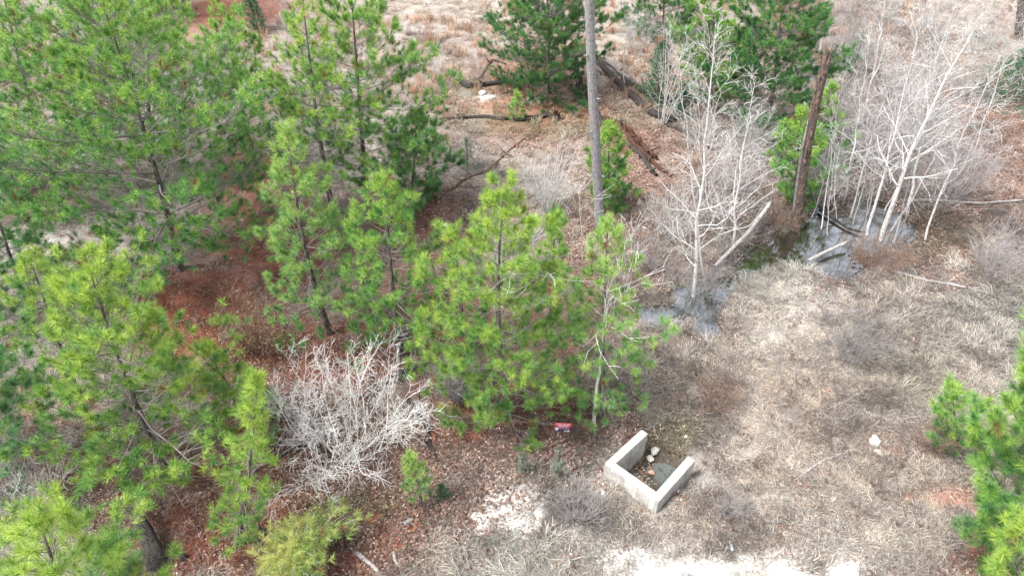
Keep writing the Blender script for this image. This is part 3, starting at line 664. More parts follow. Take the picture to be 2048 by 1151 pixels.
def thicket(b, rpx, hpx, n, label, seed, mat='white_bark', rmin=.0055, maxlev=2, kids=(6, 5, 3), r0=.022, spread=1.0, group='leafless shrubs', cat='bare shrub', name='bare_shrub', tint=1.0, up=.08, lean=(0, 0), foot=.25, wig=.15):
    rng = np.random.default_rng(7000 + seed); B = gp(*b); sl = slant(B); Rm = rpx * sl / F; dep = math.asin(min(1, (H) / sl)); h = hpx * sl / F / math.cos(dep)
    o = thing(name, B, label, cat, group); THK.append(o)
    for q_ in range(n):
        a = 6.283 * q_ / n + rng.normal() * .3; rr = math.sqrt(rng.uniform(.02, 1)); S_ = Bare(rng, rmin, wig, up, tint)
        d = np.array([math.cos(a) * rr * Rm * spread + lean[0], math.sin(a) * rr * Rm * spread + lean[1], h * (1.1 - .35 * rr)]); L = np.linalg.norm(d) * rng.uniform(.7, 1.0)
        S_.grow(np.array([math.cos(a), math.sin(a), 0]) * foot * rng.uniform(.2, 1), d, L, r0 * rng.uniform(.7, 1.2), 0, maxlev, kids, .46, .2)
        link('stem', S_.T.mesh('stem', M[mat]), o)
    return o
bare_tree((1385, 600), (1440, 60), 'tallest white barked tree, standing in the near pool left of the leaning log', 1, .085, 30, .82, first=.15, kids=(8, 6, 3), limbscale=.25)
bare_tree((1465, 498), (1505, 150), 'slender white tree just right of the tallest one', 2, .065, 22, .95, first=.2, kids=(7, 5, 3), limbscale=.25)
bare_tree((1410, 560), (1350, 95), 'white tree whose crown leans left over the burnt log', 3, .05, 12, .8, first=.35, kids=(6, 4, 3), tint=.85)
bare_tree((1762, 490), (1975, 30), 'strongly leaning pale tree rising to the right over the pond', 4, .12, 26, .95, first=.3, kids=(8, 6, 3), limbscale=.28)
bare_tree((1735, 480), (1860, 40), 'pale tree left of the strongly leaning one', 5, .075, 22, .95, first=.3, kids=(8, 6, 3), limbscale=.28)
bare_tree((1818, 430), (1925, 90), 'pale crooked tree at the right shore of the pond', 6, .08, 20, .95, first=.3, kids=(8, 6, 3), limbscale=.28)
bare_tree((1775, 470), (1905, 190), 'thin tilted sapling inside the pond cluster', 7, .045, 9, .9, first=.3, kids=(6, 4, 3), tint=.8)
bare_tree((1690, 400), (1745, 70), 'thin white tree at the back of the pond', 8, .05, 14, .9, first=.3, kids=(6, 4, 3))
bare_tree((1640, 470), (1688, 190), 'wispy white tree beside the foot of the snag', 9, .035, 10, .9, first=.25, kids=(5, 4, 3))
bare_tree((1188, 850), (1218, 560), 'white tree with a five way fork in front of the pale pine', 10, .07, 11, 1.1, first=.6, kids=(5, 4, 2), limbscale=.8)
bare_tree((1720, 250), (1775, -60), 'white tree at the top edge above the pond', 11, .07, 14, .9, first=.3, kids=(6, 4, 2))
bare_tree((1600+240, 250), (1915, -50), 'pale tree on the far slope at upper right', 12, .07, 14, .9, first=.3, kids=(6, 4, 2))
bare_tree((1250, 175), (1265, 20), 'faint bare tree right of the tall trunk on the far slope', 13, .04, 10, .9, first=.2, kids=(5, 4, 2), tint=.9)
bare_tree((1850, 480), (2010, 120), 'pale thin tree right of the crooked shore tree', 14, .05, 18, .95, first=.25, kids=(7, 6, 3), limbscale=.30)
bare_tree((1700, 440), (1790, 130), 'fine white tree among the pond stems', 15, .045, 20, .9, first=.2, kids=(7, 6, 3), limbscale=.28)
bare_tree((1430, 450), (1395, 170), 'slight white tree behind the slender one', 16, .04, 18, .9, first=.2, kids=(7, 6, 3), limbscale=.28, tint=.9)
bare_tree((1950, 300), (2030, 20), 'wispy pale tree by the right edge cedar bush', 17, .04, 16, .9, first=.2, kids=(6, 5, 3), limbscale=.28, tint=.9)
bare_tree((1640, 120), (1680, -60), 'white tree at the top edge right of the dark pine', 18, .06, 16, .9, first=.2, kids=(6, 5, 2), limbscale=.28, tint=.9)
thicket((1900, 400), 90, 110, 26, 'pale grey thicket on the right shore of the pond', 32, mat='grey_twig', kids=(7, 5), r0=.014, tint=1.3)
thicket((1790, 240), 90, 110, 28, 'dense pale thicket behind the pond', 33, mat='grey_twig', kids=(7, 5), r0=.015, tint=1.35)
thicket((1690, 300), 70, 110, 26, 'pale grey stems between the snag and the far thicket', 34, mat='grey_twig', kids=(7, 5), r0=.014, tint=1.3)
thicket((1870, 80), 110, 100, 24, 'pale grey brush at the top edge', 35, mat='grey_twig', kids=(6, 5), r0=.018, tint=1.3)
thicket((1480, 330), 70, 110, 22, 'pale brush under the tall dark pine', 36, kids=(7, 5), r0=.013, tint=.8)
thicket((1325, 250), 40, 190, 10, 'upright spray of bare white stems behind the tallest white tree', 30, maxlev=2, kids=(6, 4))
thicket((1098, 425), 78, 120, 26, 'pale many stemmed shrub left of the tall bare trunk', 1, kids=(6, 4, 3), tint=.95)
thicket((695, 905), 160, 125, 34, 'huge white leafless thicket on the leaf litter at bottom centre', 2, kids=(11, 7, 3), r0=.020, maxlev=2, foot=1.0, up=.02, wig=.30, rmin=.005, tint=1.15)
thicket((915, 800), 60, 95, 22, 'tangled grey shrub at the left foot of the central pine', 3, mat='grey_twig', kids=(6, 4, 3))
thicket((505, 700), 75, 90, 34, 'brown twiggy shrub holding dry leaves on the red soil', 4, mat='brown_twig', kids=(7, 5, 3), r0=.016)
def dry_leaves(o, rad, hgt, n, cols, seed):
    r_ = np.random.default_rng(seed); c = r_.normal(size=(n, 3)) * np.array([rad * .5, rad * .5, hgt * .3]) + np.array([0, 0, hgt * .6]); c[:, 2] = np.abs(c[:, 2])
    a = r_.normal(size=(n, 3)); a /= np.linalg.norm(a, axis=1, keepdims=True); b = np.cross(a, r_.normal(size=(n, 3))); b /= np.linalg.norm(b, axis=1, keepdims=True); s_ = .045 * r_.uniform(.6, 1.3, (n, 1))
    V = np.stack([c - a * s_, c - b * s_ * .5, c + a * s_, c + b * s_ * .5], 1); K = np.array(cols)[r_.integers(0, len(cols), n)] * r_.uniform(.7, 1.2, (n, 1))
    l = link('dry_leaves', mesh_np('dry_leaves', V.reshape(-1, 3), quads=np.arange(n * 4).reshape(-1, 4), col=np.repeat(K, 4, 0), mats=[M['needle']]), o); l['kind'] = 'stuff'
dry_leaves(THK[-1], 1.5, 1.5, 1500, [(.36, .25, .11), (.28, .19, .09), (.40, .30, .16), (.22, .13, .07)], 3)
thicket((1155, 1035), 62, 46, 26, 'low grey rounded bush beside the white gravel patch', 5, mat='grey_twig', kids=(6, 5), r0=.010, rmin=.004)
thicket((1455, 1030), 36, 46, 18, 'small grey bush right of the concrete walls', 6, mat='grey_twig', kids=(6, 5), r0=.010, rmin=.004)
thicket((1700, 720), 78, 80, 30, 'grey brown bush in the middle of the dry grass', 7, mat='grey_twig', kids=(6, 5), r0=.011, rmin=.004, tint=.85)
thicket((1400, 600), 70, 70, 26, 'grey scrub crowding the near pool', 8, mat='grey_twig', kids=(6, 5), r0=.012, rmin=.0045)
thicket((1740, 545), 78, 70, 32, 'dark tangled bush at the front of the pond', 9, mat='brown_twig', kids=(6, 5), r0=.013, tint=1.1)
thicket((1750, 330), 80, 110, 30, 'fine grey thicket at the back of the pond', 10, mat='grey_twig', kids=(6, 5, 3), r0=.015, tint=1.25)
thicket((1830, 300), 80, 110, 30, 'pale thicket behind the leaning trees', 11, kids=(6, 5), r0=.015, tint=.85)
thicket((1640, 410), 60, 90, 20, 'drooping grey stems over the left side of the pond', 12, mat='grey_twig', kids=(6, 5), r0=.014, tint=1.2)
thicket((1560, 470), 44, 60, 20, 'thin brown stems left of the snag foot', 13, mat='brown_twig', kids=(5, 4), r0=.010)
thicket((1340, 480), 85, 90, 26, 'sparse white stems on the leaf slope left of the near pool', 14, kids=(6, 4), r0=.011, tint=.85)
thicket((1460, 400), 75, 100, 24, 'white brushy stems under the slender white tree', 15, kids=(6, 5), r0=.012, tint=.85)
thicket((1290, 540), 60, 70, 20, 'grey stems between the pale pine and the near pool', 16, mat='grey_twig', kids=(6, 4), r0=.012)
thicket((80, 1010), 100, 90, 26, 'whitish brush at the bottom left above the corner pine', 17, kids=(6, 4), r0=.013, tint=.8)
thicket((1980, 560), 90, 90, 30, 'arching grey brush at the right edge below the leaf slope', 18, mat='grey_twig', kids=(6, 4), r0=.012, tint=1.1)
thicket((1430, 820), 50, 60, 20, 'brown bush over the ditch above the concrete walls', 19, mat='brown_twig', kids=(6, 4), r0=.010, tint=1.2)
thicket((1070, 150), 60, 50, 24, 'brown brush pile under the dense dark pine', 20, mat='brown_twig', kids=(6, 4), r0=.014)
thicket((845, 85), 40, 36, 14, 'grey brush pile on the far grass slope', 21, mat='grey_twig', kids=(5, 4), r0=.016)
thicket((880, 150), 30, 60, 12, 'thin white weeds left of the dark pine', 22, kids=(5, 3), r0=.012)
thicket((1270, 110), 70, 90, 22, 'pale brush on the slope right of the tall trunk', 23, kids=(6, 4), r0=.013, tint=.85)
thicket((1700, 160), 90, 130, 30, 'fine grey thicket at the top right of the dark pine', 24, mat='grey_twig', kids=(6, 5), r0=.016, tint=1.1)
thicket((1950, 150), 70, 110, 24, 'fine white thicket at the upper right corner', 25, kids=(6, 4), r0=.014, tint=.85)
thicket((690, 470), 70, 80, 22, 'grey twigs around the charred foot of the pines', 26, mat='grey_twig', kids=(6, 4), r0=.012)
thicket((570, 60), 90, 70, 20, 'grey scrub behind the narrow dark topped pine', 27, mat='grey_twig', kids=(6, 4), r0=.014)
thicket((930, 340), 60, 60, 18, 'grey brambles around the sage shrub', 28, mat='grey_twig', kids=(6, 4), r0=.011)
thicket((1870, 900), 70, 60, 22, 'brown grey bush left of the lower right pine', 29, mat='brown_twig', kids=(6, 4), r0=.010, tint=1.3)
thicket((1600, 820), 120, 50, 18, 'sparse upright weed stalks in the pale grass', 31, mat='grey_twig', kids=(4, 3), r0=.008, tint=1.0, foot=1.5)

for i, (bx, by, tx, ty, r_) in enumerate(((1700, 455, 1718, 250, .030), (1716, 500, 1745, 260, .035), (1675, 440, 1690, 240, .028), (1790, 500, 1870, 250, .04), (1655, 480, 1668, 300, .025), (1735, 440, 1800, 200, .04), (1765, 425, 1830, 210, .035), (1806, 465, 1850, 270, .03), (1625, 440, 1660, 270, .022))):
    o_ = bare_tree((bx, by), (tx, ty), '', 60 + i, r_, 10, .8, first=.3, kids=(5, 4, 2), limbscale=.3, tint=.85, mat='grey_twig' if i % 2 else 'white_bark')
    o_['label'] = ('short white sapling in the front middle of the pond', 'grey stem leaning slightly right at the front of the pond', 'white stem in the dark left middle of the pond', 'grey stem leaning right at the far front corner of the pond', 'lowest white stem, nearest the sunken dark branch', 'grey tilted stem beside the pale leaning trees', 'white tilted stem at the back right of the pond', 'grey stem on the right margin of the pond', 'white stem closest to the foot of the snag')[i]; o_['group'] = 'thin stems in the pond'
# ------------------------------------------------------------------ tall bare pine trunk
def noisy_trunk(P, Rr, n=16, seed=0, amp=.08, freq=3.0, jag=0.0):
    P = np.array(P, float); Rr = np.array(Rr, float); m = len(P)
    T = np.gradient(P, axis=0); T /= np.linalg.norm(T, axis=1, keepdims=True)
    ref = np.array([1., 0.1, 0]) if abs(T[m // 2, 2]) > .7 else np.array([0, 0, 1.]); U = np.cross(T, ref); U /= np.linalg.norm(U, axis=1, keepdims=True); W = np.cross(T, U)
    a = np.arange(n) * 6.28318 / n; s = np.concatenate([[0], np.cumsum(np.linalg.norm(np.diff(P, axis=0), axis=1))])
    nz = fbm(np.cos(a)[None] * 1.4 + 7 + s[:, None] * .0, np.sin(a)[None] * 1.4 + s[:, None] * freq, seed, 4) - .5
    rad = Rr[:, None] * (1 + nz * amp * 2)
    V = P[:, None] + rad[..., None] * (np.cos(a)[None, :, None] * U[:, None] + np.sin(a)[None, :, None] * W[:, None])
    if jag:
        rj = np.random.default_rng(seed); V[-1] += T[-1] * (rj.uniform(0, 1, (n, 1)) ** 2 * jag); V[0] -= T[0] * rj.uniform(0, 1, (n, 1)) * jag * .4
    V = V.reshape(-1, 3)
    i = np.arange(m - 1)[:, None] * n + np.arange(n)[None]; j = np.arange(m - 1)[:, None] * n + (np.arange(n)[None] + 1) % n
    q = np.stack([i, j, j + n, i + n], -1).reshape(-1, 4)
    V = np.vstack([V, P[-1] - T[-1] * .05, P[0] + T[0] * .05]); c1 = m * n; c0 = m * n + 1
    k = np.arange(n); tri = np.vstack([np.stack([(m - 1) * n + k, (m - 1) * n + (k + 1) % n, np.full(n, c1)], -1), np.stack([(k + 1) % n, k, np.full(n, c0)], -1)])
    return V, q, tri
def trunk_obj(name, P, Rr, mat, parent=None, **kw):
    V, q, tri = noisy_trunk(P, Rr, **kw)
    return link(name, mesh_np(name, V, quads=q, tris=tri, col=np.ones((len(V), 3)), mats=[mat], smooth=True), parent)
def on_plane(px, py, Y):
    d = ray(px, py); k = Y / d[1]; return np.array([d[0] * k, Y, H + d[2] * k])
B = gp(1201, 462); pt = thing('bare_pine', B, 'tall straight grey pine trunk without branches, running out of the top of the frame', 'tree trunk')
q_ = [on_plane(px, py, B[1]) - B for px, py in ((1201, 470), (1199, 440), (1196, 380), (1192, 300), (1188, 230), (1184, 160), (1181, 80), (1178, 0), (1175, -80), (1172, -160))]
q_[0][2] = -.2
sc_ = slant(B) / F
trunk_obj('bark', q_, [13 * sc_, 10 * sc_, 9.4 * sc_, 9.1 * sc_, 8.8 * sc_, 8.3 * sc_, 7.8 * sc_, 7.4 * sc_, 6.8 * sc_, 6.4 * sc_], M['pole_bark'], pt, n=20, seed=4, amp=.10, freq=6.0)
for (px, py, s_) in ((1186, 196, 1), (1191, 262, -1), (1196, 350, 1), (1182, 110, -1)):
    p = on_plane(px, py, B[1]) - B; e = np.array([.3 * s_, -.25, .05])
    trunk_obj('branch_stub', [p - e * .2, p + e * .6, p + e], [.05, .045, .03], M['pole_bark'], pt, n=8, seed=3)
B = gp(2036, 78); pt = thing('bare_pine', B, 'dark pine trunk cut off by the top right corner', 'tree trunk')
q_ = [on_plane(px, py, B[1]) - B for px, py in ((2036, 82), (2040, 40), (2045, -20), (2049, -90), (2052, -160))]; q_[0][2] = -.2
trunk_obj('bark', q_, [.28, .25, .23, .21, .2], M['pine_bark'], pt, n=14, seed=9)

# ------------------------------------------------------------------ broken snag by the pond
B = gp(1590, 466); sn = thing('snag', B, 'broken rotten brown trunk standing at the left edge of the pond', 'dead tree')
q_ = [on_plane(px, py, B[1]) - B for px, py in ((1589, 474), (1591, 455), (1597, 410), (1605, 350), (1615, 290), (1626, 235), (1637, 185), (1646, 145), (1652, 122))]; q_[0][2] = -.5
sc_ = slant(B) / F
trunk_obj('trunk', q_, [14 * sc_, 9.8 * sc_, 8.6 * sc_, 8.2 * sc_, 7.4 * sc_, 8 * sc_, 7 * sc_, 7.2 * sc_, 6.2 * sc_], M['rotten'], sn, n=22, seed=21, amp=.30, freq=1.6, jag=.75)
Pq = np.array(q_); off = np.array([-1, -.35, 0]) * 8.5 * sc_
trunk_obj('bark_strip', Pq[1:6] + off, [.075, .065, .055, .05, .02], M['grey_log'], sn, n=8, seed=2, amp=.3)
for pts, rr in (([(1628, 232), (1619, 222), (1612, 212), (1608, 204)], .030), ([(1636, 230), (1646, 228), (1652, 228)], .022), ([(1607, 293), (1598, 297), (1590, 297), (1586, 292)], .026), ([(1632, 254), (1640, 254), (1642, 246)], .03), ([(1622, 293), (1634, 294), (1638, 293)], .02)):
    P_ = [on_plane(a, b, B[1] - .15 - .05 * k) - B for k, (a, b) in enumerate(pts)]
    trunk_obj('branch_stub', P_, np.linspace(rr, rr * .6, len(P_)), M['pale_log'], sn, n=7, seed=5)

# ------------------------------------------------------------------ logs and fallen branches
LOGG = 'fallen logs'
def log(pts, rpx, mat, label, seed, name='fallen_log', lift=.6, taper=.7, jag=.15, stubs=0, cat='log', zoff=None, group=LOGG, amp=.12):
    W_ = [gp(*p) for p in pts]; sl = slant(W_[0]); r = rpx * sl / F; B = W_[0]
    # resample
    P_ = np.array(W_); s = np.concatenate([[0], np.cumsum(np.linalg.norm(np.diff(P_[:, :2], axis=0), axis=1))]); n = max(6, int(s[-1] / .28)); u = np.linspace(0, s[-1], n)
    Q_ = np.stack([np.interp(u, s, P_[:, c]) for c in range(3)], -1)
    Q_[:, 2] = th(Q_[:, 0], Q_[:, 1]) if zoff is None else np.interp(u, s, zoff)
    k = np.ones(5) / 5; zz = np.convolve(np.pad(Q_[:, 2], 2, 'edge'), k, 'valid'); Q_[:, 2] = (zz if zoff is None else Q_[:, 2]) + r * lift
    rng = np.random.default_rng(seed); Q_[:, :2] += np.convolve(rng.normal(size=n), [.25, .5, .25], 'same')[:, None] * r * .35 * np.array([1, .6])
    o = thing(name, B, label, cat, group); Q_ = Q_ - B
    rr = r * np.linspace(1, taper, n) * (1 + .05 * rng.normal(size=n)); rr[0] *= .85; rr[-1] *= .6
    trunk_obj('stem', Q_, rr, M[mat], o, n=11 if r > .06 else 7, seed=seed, amp=amp, freq=2.0, jag=jag)
    for q in range(stubs):
        i = rng.integers(1, n - 1); e = rng.normal(size=3); e[2] = abs(e[2]) * .6; e /= np.linalg.norm(e); L = rng.uniform(.3, .9)
        trunk_obj('branch_stub', [Q_[i], Q_[i] + e * L * .5, Q_[i] + e * L + rng.normal(size=3) * .08], [r * .35, r * .25, r * .12], M[mat], o, n=5, seed=seed + q)
    return o
log([(1165, 105), (1205, 140), (1240, 172), (1275, 208), (1310, 232), (1350, 246)], 7, 'charred', 'longest burnt log slanting down to the right from behind the tall trunk', 1, stubs=3, taper=.8)
log([(1245, 160), (1290, 190), (1330, 205), (1362, 222)], 6, 'charred', 'second burnt log lying just above the longest one', 2, stubs=2)
log([(1188, 132), (1212, 152)], 4, 'grey_log', 'short grey piece at the upper end of the burnt logs', 3)
log([(912, 165), (935, 176), (970, 172), (1022, 166)], 5.5, 'charred', 'crooked burnt log above the small pale stones', 4, stubs=4)
log([(1120, 234), (1095, 234), (1060, 240), (1028, 243)], 5.5, 'charred', 'burnt log ending in a torn root plate', 5, stubs=2)
log([(1015, 240), (975, 237), (930, 238), (880, 240)], 4.2, 'charred', 'thin dark log under the rusty grass left of the root plate', 6, stubs=3)
log([(1042, 217), (1065, 200), (1090, 188), (1118, 178)], 3.4, 'charred', 'thin dark branch running up from the seedling', 7)
log([(1210, 240), (1240, 250), (1265, 275), (1290, 300), (1310, 318)], 5.5, 'soil_root', 'crumbling reddish log right of the tall trunk', 8, stubs=9, jag=.4, amp=.4)
log([(1262, 296), (1280, 310), (1300, 340), (1312, 352)], 5, 'charred', 'dark log below the crumbling reddish one', 9, stubs=2)
log([(1155, 172), (1170, 185), (1178, 205)], 4, 'charred', 'short dark log touching the left side of the tall trunk', 10, stubs=2)
log([(740, 788), (770, 768), (810, 748), (850, 728), (890, 712)], 8.5, 'charred', 'burnt log with a grey end behind the white thicket', 11, stubs=4)
log([(730, 795), (765, 770), (790, 760)], 5.5, 'grey_log', 'grey split log end sticking out of the white thicket', 12)
log([(560, 915), (610, 885), (650, 860)], 5, 'charred', 'dark log lying under the left side of the white thicket', 13)
log([(815, 800), (838, 825), (852, 850), (858, 890), (875, 920)], 5, 'charred', 'thin charred log curving down right of the white thicket', 14, stubs=6, jag=.3)
log([(478, 985), (495, 962), (512, 938)], 6, 'grey_log', 'short grey split log by the spindly pine', 15)
log([(712, 1105), (730, 1122), (748, 1138), (762, 1156)], 5, 'pale_log', 'curved pale branch at the bottom edge', 16, name='fallen_branch', cat='branch')
log([(786, 1106), (798, 1130)], 4, 'pale_log', 'short straight stick beside the curved pale branch', 17, name='fallen_branch', cat='branch', lift=1)
log([(810, 1048), (825, 1040)], 4.5, 'pale_log', 'stubby pale chunk of wood on the leaf litter', 18, name='fallen_branch', cat='branch', lift=1)
log([(1428, 540), (1460, 516), (1495, 480), (1532, 438)], 3.4, 'pale_log', 'long bleached log leaning up over the dark water', 19, zoff=[.1, .25, .5, .9], taper=1.4, stubs=2)
log([(1612, 536), (1650, 520), (1690, 505)], 3.2, 'pale_log', 'white log lying across the near edge of the pond', 20, taper=1.2, zoff=[0, -.1, 0])
log([(1785, 545), (1850, 562), (1910, 572), (1990, 592)], 2.6, 'pale_log', 'long thin white branch on the litter right of the pond', 21, name='fallen_branch', cat='branch', stubs=3, lift=1.2)
log([(1800, 405), (1870, 404), (1960, 410), (2046, 404)], 2.4, 'pale_log', 'straight thin white branch across the leaf slope', 22, name='fallen_branch', cat='branch', lift=1.5)
log([(1740, 540), (1780, 575), (1812, 594)], 2.4, 'pale_log', 'white stick below the dark tangled bush', 23, name='fallen_branch', cat='branch', stubs=2, lift=1.3)
log([(1598, 955), (1640, 925), (1690, 905), (1712, 893)], 2.2, 'pale_log', 'thin bleached branch pointing at the boulder', 24, name='fallen_branch', cat='branch', stubs=5, lift=1.5)
log([(1305, 850), (1314, 876)], 1.8, 'pale_log', 'small pale stick above the concrete walls', 25, name='fallen_branch', cat='branch', lift=1.5)
log([(810, 1030), (850, 1072), (880, 1098)], 1.6, 'grey_log', 'thin grey stick across the bottom leaf litter', 26, name='fallen_branch', cat='branch', lift=1.5)
log([(420, 745), (440, 775), (462, 800)], 3.5, 'charred', 'dark broken branches right of the yellow green pine', 27, name='fallen_branch', cat='branch', stubs=7)
log([(485, 770), (470, 800), (462, 830)], 2.6, 'pale_log', 'leaning pale stick beside the spindly pine top', 28, name='fallen_branch', cat='branch', zoff=[.5, .3, .05])
log([(1640, 420), (1690, 470), (1720, 480)], 3, 'charred', 'dark branch half sunk in the middle of the pond', 29, name='fallen_branch', cat='branch', stubs=5, zoff=[-.2, -.25, -.2])
log([(1900, 195), (1960, 188), (2000, 192)], 2.5, 'charred', 'dark branch under the right edge cedar bush', 30, name='fallen_branch', cat='branch', stubs=2)
log([(890, 388), (925, 362), (970, 345), (1010, 310), (1048, 280)], 3, 'soil_root', 'dark crumbled root line along the ditch', 31, stubs=6, jag=.3, lift=.2, amp=.4)
log([(1010, 130), (985, 120), (965, 150), (950, 165)], 2, 'charred', 'thin burnt branch left of the dark pine', 32, name='fallen_branch', cat='branch', stubs=2)
log([(1200, 118), (1235, 150), (1262, 168)], 4, 'grey_log', 'grey splintered branch resting on the upper burnt logs', 33, name='fallen_branch', cat='branch', stubs=3, lift=2)
log([(1245, 262), (1275, 300), (1310, 330), (1338, 352)], 5, 'soil_root', 'dark rotten log crossing behind the sapling', 34, stubs=6, jag=.3, amp=.35)
log([(1330, 250), (1375, 270), (1420, 300)], 4, 'charred', 'dark log end running under the bare white trees', 35, stubs=2)
log([(1180, 195), (1200, 235), (1207, 262)], 4, 'charred', 'short charred piece just right of the tall trunk', 36, stubs=2)
log([(430, 800), (445, 870), (470, 905)], 4, 'charred', 'dark snapped branch left of the spindly pine', 37, name='fallen_branch', cat='branch', stubs=4)
log([(490, 1062), (540, 1068), (590, 1082)], 7, 'charred', 'low burnt log above the bowed yellow pine', 38, stubs=3, jag=.3)
# torn root plate of the burnt log
rng = np.random.default_rng(5); B = gp(1112, 238); rp = thing('root_plate', B, 'torn upright root plate at the right end of a burnt log', 'roots')
T_ = Tubes()
for k in range(34):
    e = rng.normal(size=3) * np.array([.8, .5, .8]); e[2] = abs(e[2]); e /= np.linalg.norm(e); L = rng.uniform(.25, .75)
    T_.add([[0, 0, .1], e * L * .5 + np.array([0, 0, .1]), e * L + rng.normal(size=3) * .12], [.07, .045, .012], 5, np.ones(3) * rng.uniform(.7, 1.3))
link('roots', T_.mesh('roots', M['soil_root']), rp)
# burnt stump at lower left
B = gp(318, 1128); st = thing('burnt_stump', B, 'black burnt stump with a long splintered arm at the bottom left', 'stump')
P_ = [gp(320, 1140), gp(315, 1110, .35), gp(305, 1080, .55), gp(290, 1055, .7), gp(262, 1035, .8)]; P_[0][2] -= .1
trunk_obj('trunk', [p - B for p in P_], [.30, .22, .17, .12, .03], M['charred'], st, n=18, seed=31, amp=.5, freq=2.5, jag=.2)
trunk_obj('splinter', [gp(322, 1135) - B, gp(330, 1118, .3) - B, gp(336, 1100, .4) - B], [.14, .10, .03], M['charred'], st, n=9, seed=32, amp=.4)
trunk_obj('splinter', [gp(306, 1140) - B, gp(300, 1128, .2) - B, gp(292, 1118, .35) - B], [.12, .09, .03], M['charred'], st, n=9, seed=33, amp=.4)
B = gp(366, 1118); s2 = thing('burnt_stump', B, 'small black stub right of the burnt stump', 'stump')
trunk_obj('trunk', [[0, 0, -.1], [.02, 0, .12], [.0, .02, .26]], [.14, .11, .06], M['charred'], s2, n=12, seed=34, amp=.5, freq=3)
for k, (px, py, rr_, lab) in enumerate(((678, 492, .16, 'black charred stump foot under the slim lime green pine'), (800, 702, .12, 'charred stub below the see-through pine'), (737, 490, .12, 'small dark stump on red soil left of the middle pines'), (1160, 180, .16, 'dark stump just left of the tall bare trunk'))):
    B = gp(px, py); s2 = thing('burnt_stump', B, lab, 'stump')
    trunk_obj('trunk', [[0, 0, -.1], [.02, 0, .3], [.0, .02, .7]], [rr_ * 1.3, rr_, rr_ * .8], M['charred'], s2, n=12, seed=40 + k, amp=.4, freq=3, jag=.15)
# leafless snapped sapling behind the white thicket
B = gp(797, 765); s3 = thing('dead_sapling', B, 'snapped pale sapling stem standing at the burnt log', 'dead tree')
trunk_obj('trunk', [on_plane(a, b, B[1]) - B for a, b in ((797, 768), (798, 735), (796, 705), (797, 695))], [.09, .07, .06, .03], M['pale_log'], s3, n=9, seed=6)

# ------------------------------------------------------------------ bent yellow pine at the bottom edge
def bent_pine():
    rng = np.random.default_rng(88); B = gp(662, 1062)
    o = thing('bent_pine', B, 'yellowing young pine bowed over to the left at the bottom edge', 'pine tree', 'young pines growing across the clearing')
    def at(px, py, z): return g0(px, py, z) - B
    P_ = np.array([[0, 0, -.1], at(657, 1047, .9), at(630, 1066, 1.15), at(600, 1092, 1.2), at(578, 1112, 1.1), at(560, 1128, 1.0)])
    trunk_obj('trunk', P_, [.06, .055, .05, .04, .03, .015], M['limb'], o, n=8, seed=3)
    br = Tubes(); TP = []; TA = []; TF = []
    for k in range(120):
        u = rng.uniform(.25, 1) * (len(P_) - 1); i = min(len(P_) - 2, int(u)); p = P_[i] + (P_[i + 1] - P_[i]) * (u - i)
        a = rng.uniform(0, 6.28); L = rng.uniform(.3, 1.05); e = np.array([math.cos(a) - .3, math.sin(a) - .25, rng.uniform(-.25, .35)]); e /= np.linalg.norm(e)
        q1 = p + e * L * .5; q2 = p + e * L + np.array([0, 0, .12]); br.add([p, q1, q2], [.010, .008, .005], 3, (.9, .9, .9))
        for s_ in range(4):
            t_ = q1 + (q2 - q1) * rng.uniform(.1, 1) + rng.normal(size=3) * np.array([.16, .16, .05]); TP.append(t_); TA.append(e + rng.normal(size=3) * .3 + np.array([0, 0, .5])); TF.append(.85 if t_[0] < -.4 else .3)
    link('branches', br.mesh('branches', M['white_bark']), o)
    V, c = needles(np.array(TP), np.array(TA), 44, .22, .16, .006, rng, np.array(TF), 'yellow')
    link('crown', mesh_np('crown', V, tris=np.arange(len(V)).reshape(-1, 3), col=c, mats=[M['needle']]), o)
bent_pine()

# ------------------------------------------------------------------ concrete walls of the culvert
def concrete():
    m, t, b = base_mat('cast_concrete', .85, .3)
    tc = N(t, 'ShaderNodeNewGeometry')
    n1 = N(t, 'ShaderNodeTexNoise', Scale=2.2, Detail=7.0, Roughness=.7); t.links.new(tc.outputs['Position'], n1.inputs['Vector'])
    r = ramp(t, [(.32, (.30, .285, .265)), (.62, (.53, .515, .49))]); t.links.new(n1.outputs[0], r.inputs[0])
    sx = N(t, 'ShaderNodeSeparateXYZ'); t.links.new(tc.outputs['Position'], sx.inputs[0])
    ad = N(t, 'ShaderNodeMath', operation='MULTIPLY_ADD'); ad.inputs[1].default_value = .5; t.links.new(n1.outputs[0], ad.inputs[0]); t.links.new(sx.outputs[2], ad.inputs[2])
    r2 = ramp(t, [(.0, (1, 1, 1)), (.25, (0, 0, 0))]); mp = N(t, 'ShaderNodeMapRange'); mp.inputs[1].default_value = -.75; mp.inputs[2].default_value = .62
    t.links.new(ad.outputs[0], mp.inputs[0]); t.links.new(mp.outputs[0], r2.inputs[0])
    out = mix(t, r.outputs[0], (.30, .22, .15), r2.outputs[0])
    m3 = N(t, 'ShaderNodeMapping'); m3.inputs['Scale'].default_value = (7, 7, .9); t.links.new(tc.outputs['Position'], m3.inputs[0])
    n3 = N(t, 'ShaderNodeTexNoise', Scale=1.6, Detail=5.0); t.links.new(m3.outputs[0], n3.inputs['Vector'])
    r3 = ramp(t, [(.35, (.62, .60, .54)), (.55, (1, 1, 1))]); t.links.new(n3.outputs[0], r3.inputs[0])
    out = mix(t, out, r3.outputs[0], .65, 'MULTIPLY')
    t.links.new(out, b.inputs['Base Color'])
    bp = N(t, 'ShaderNodeBump', Strength=.25, Distance=.02); t.links.new(n1.outputs[0], bp.inputs['Height']); t.links.new(bp.outputs[0], b.inputs['Normal'])
    return m
M['concrete'] = concrete()
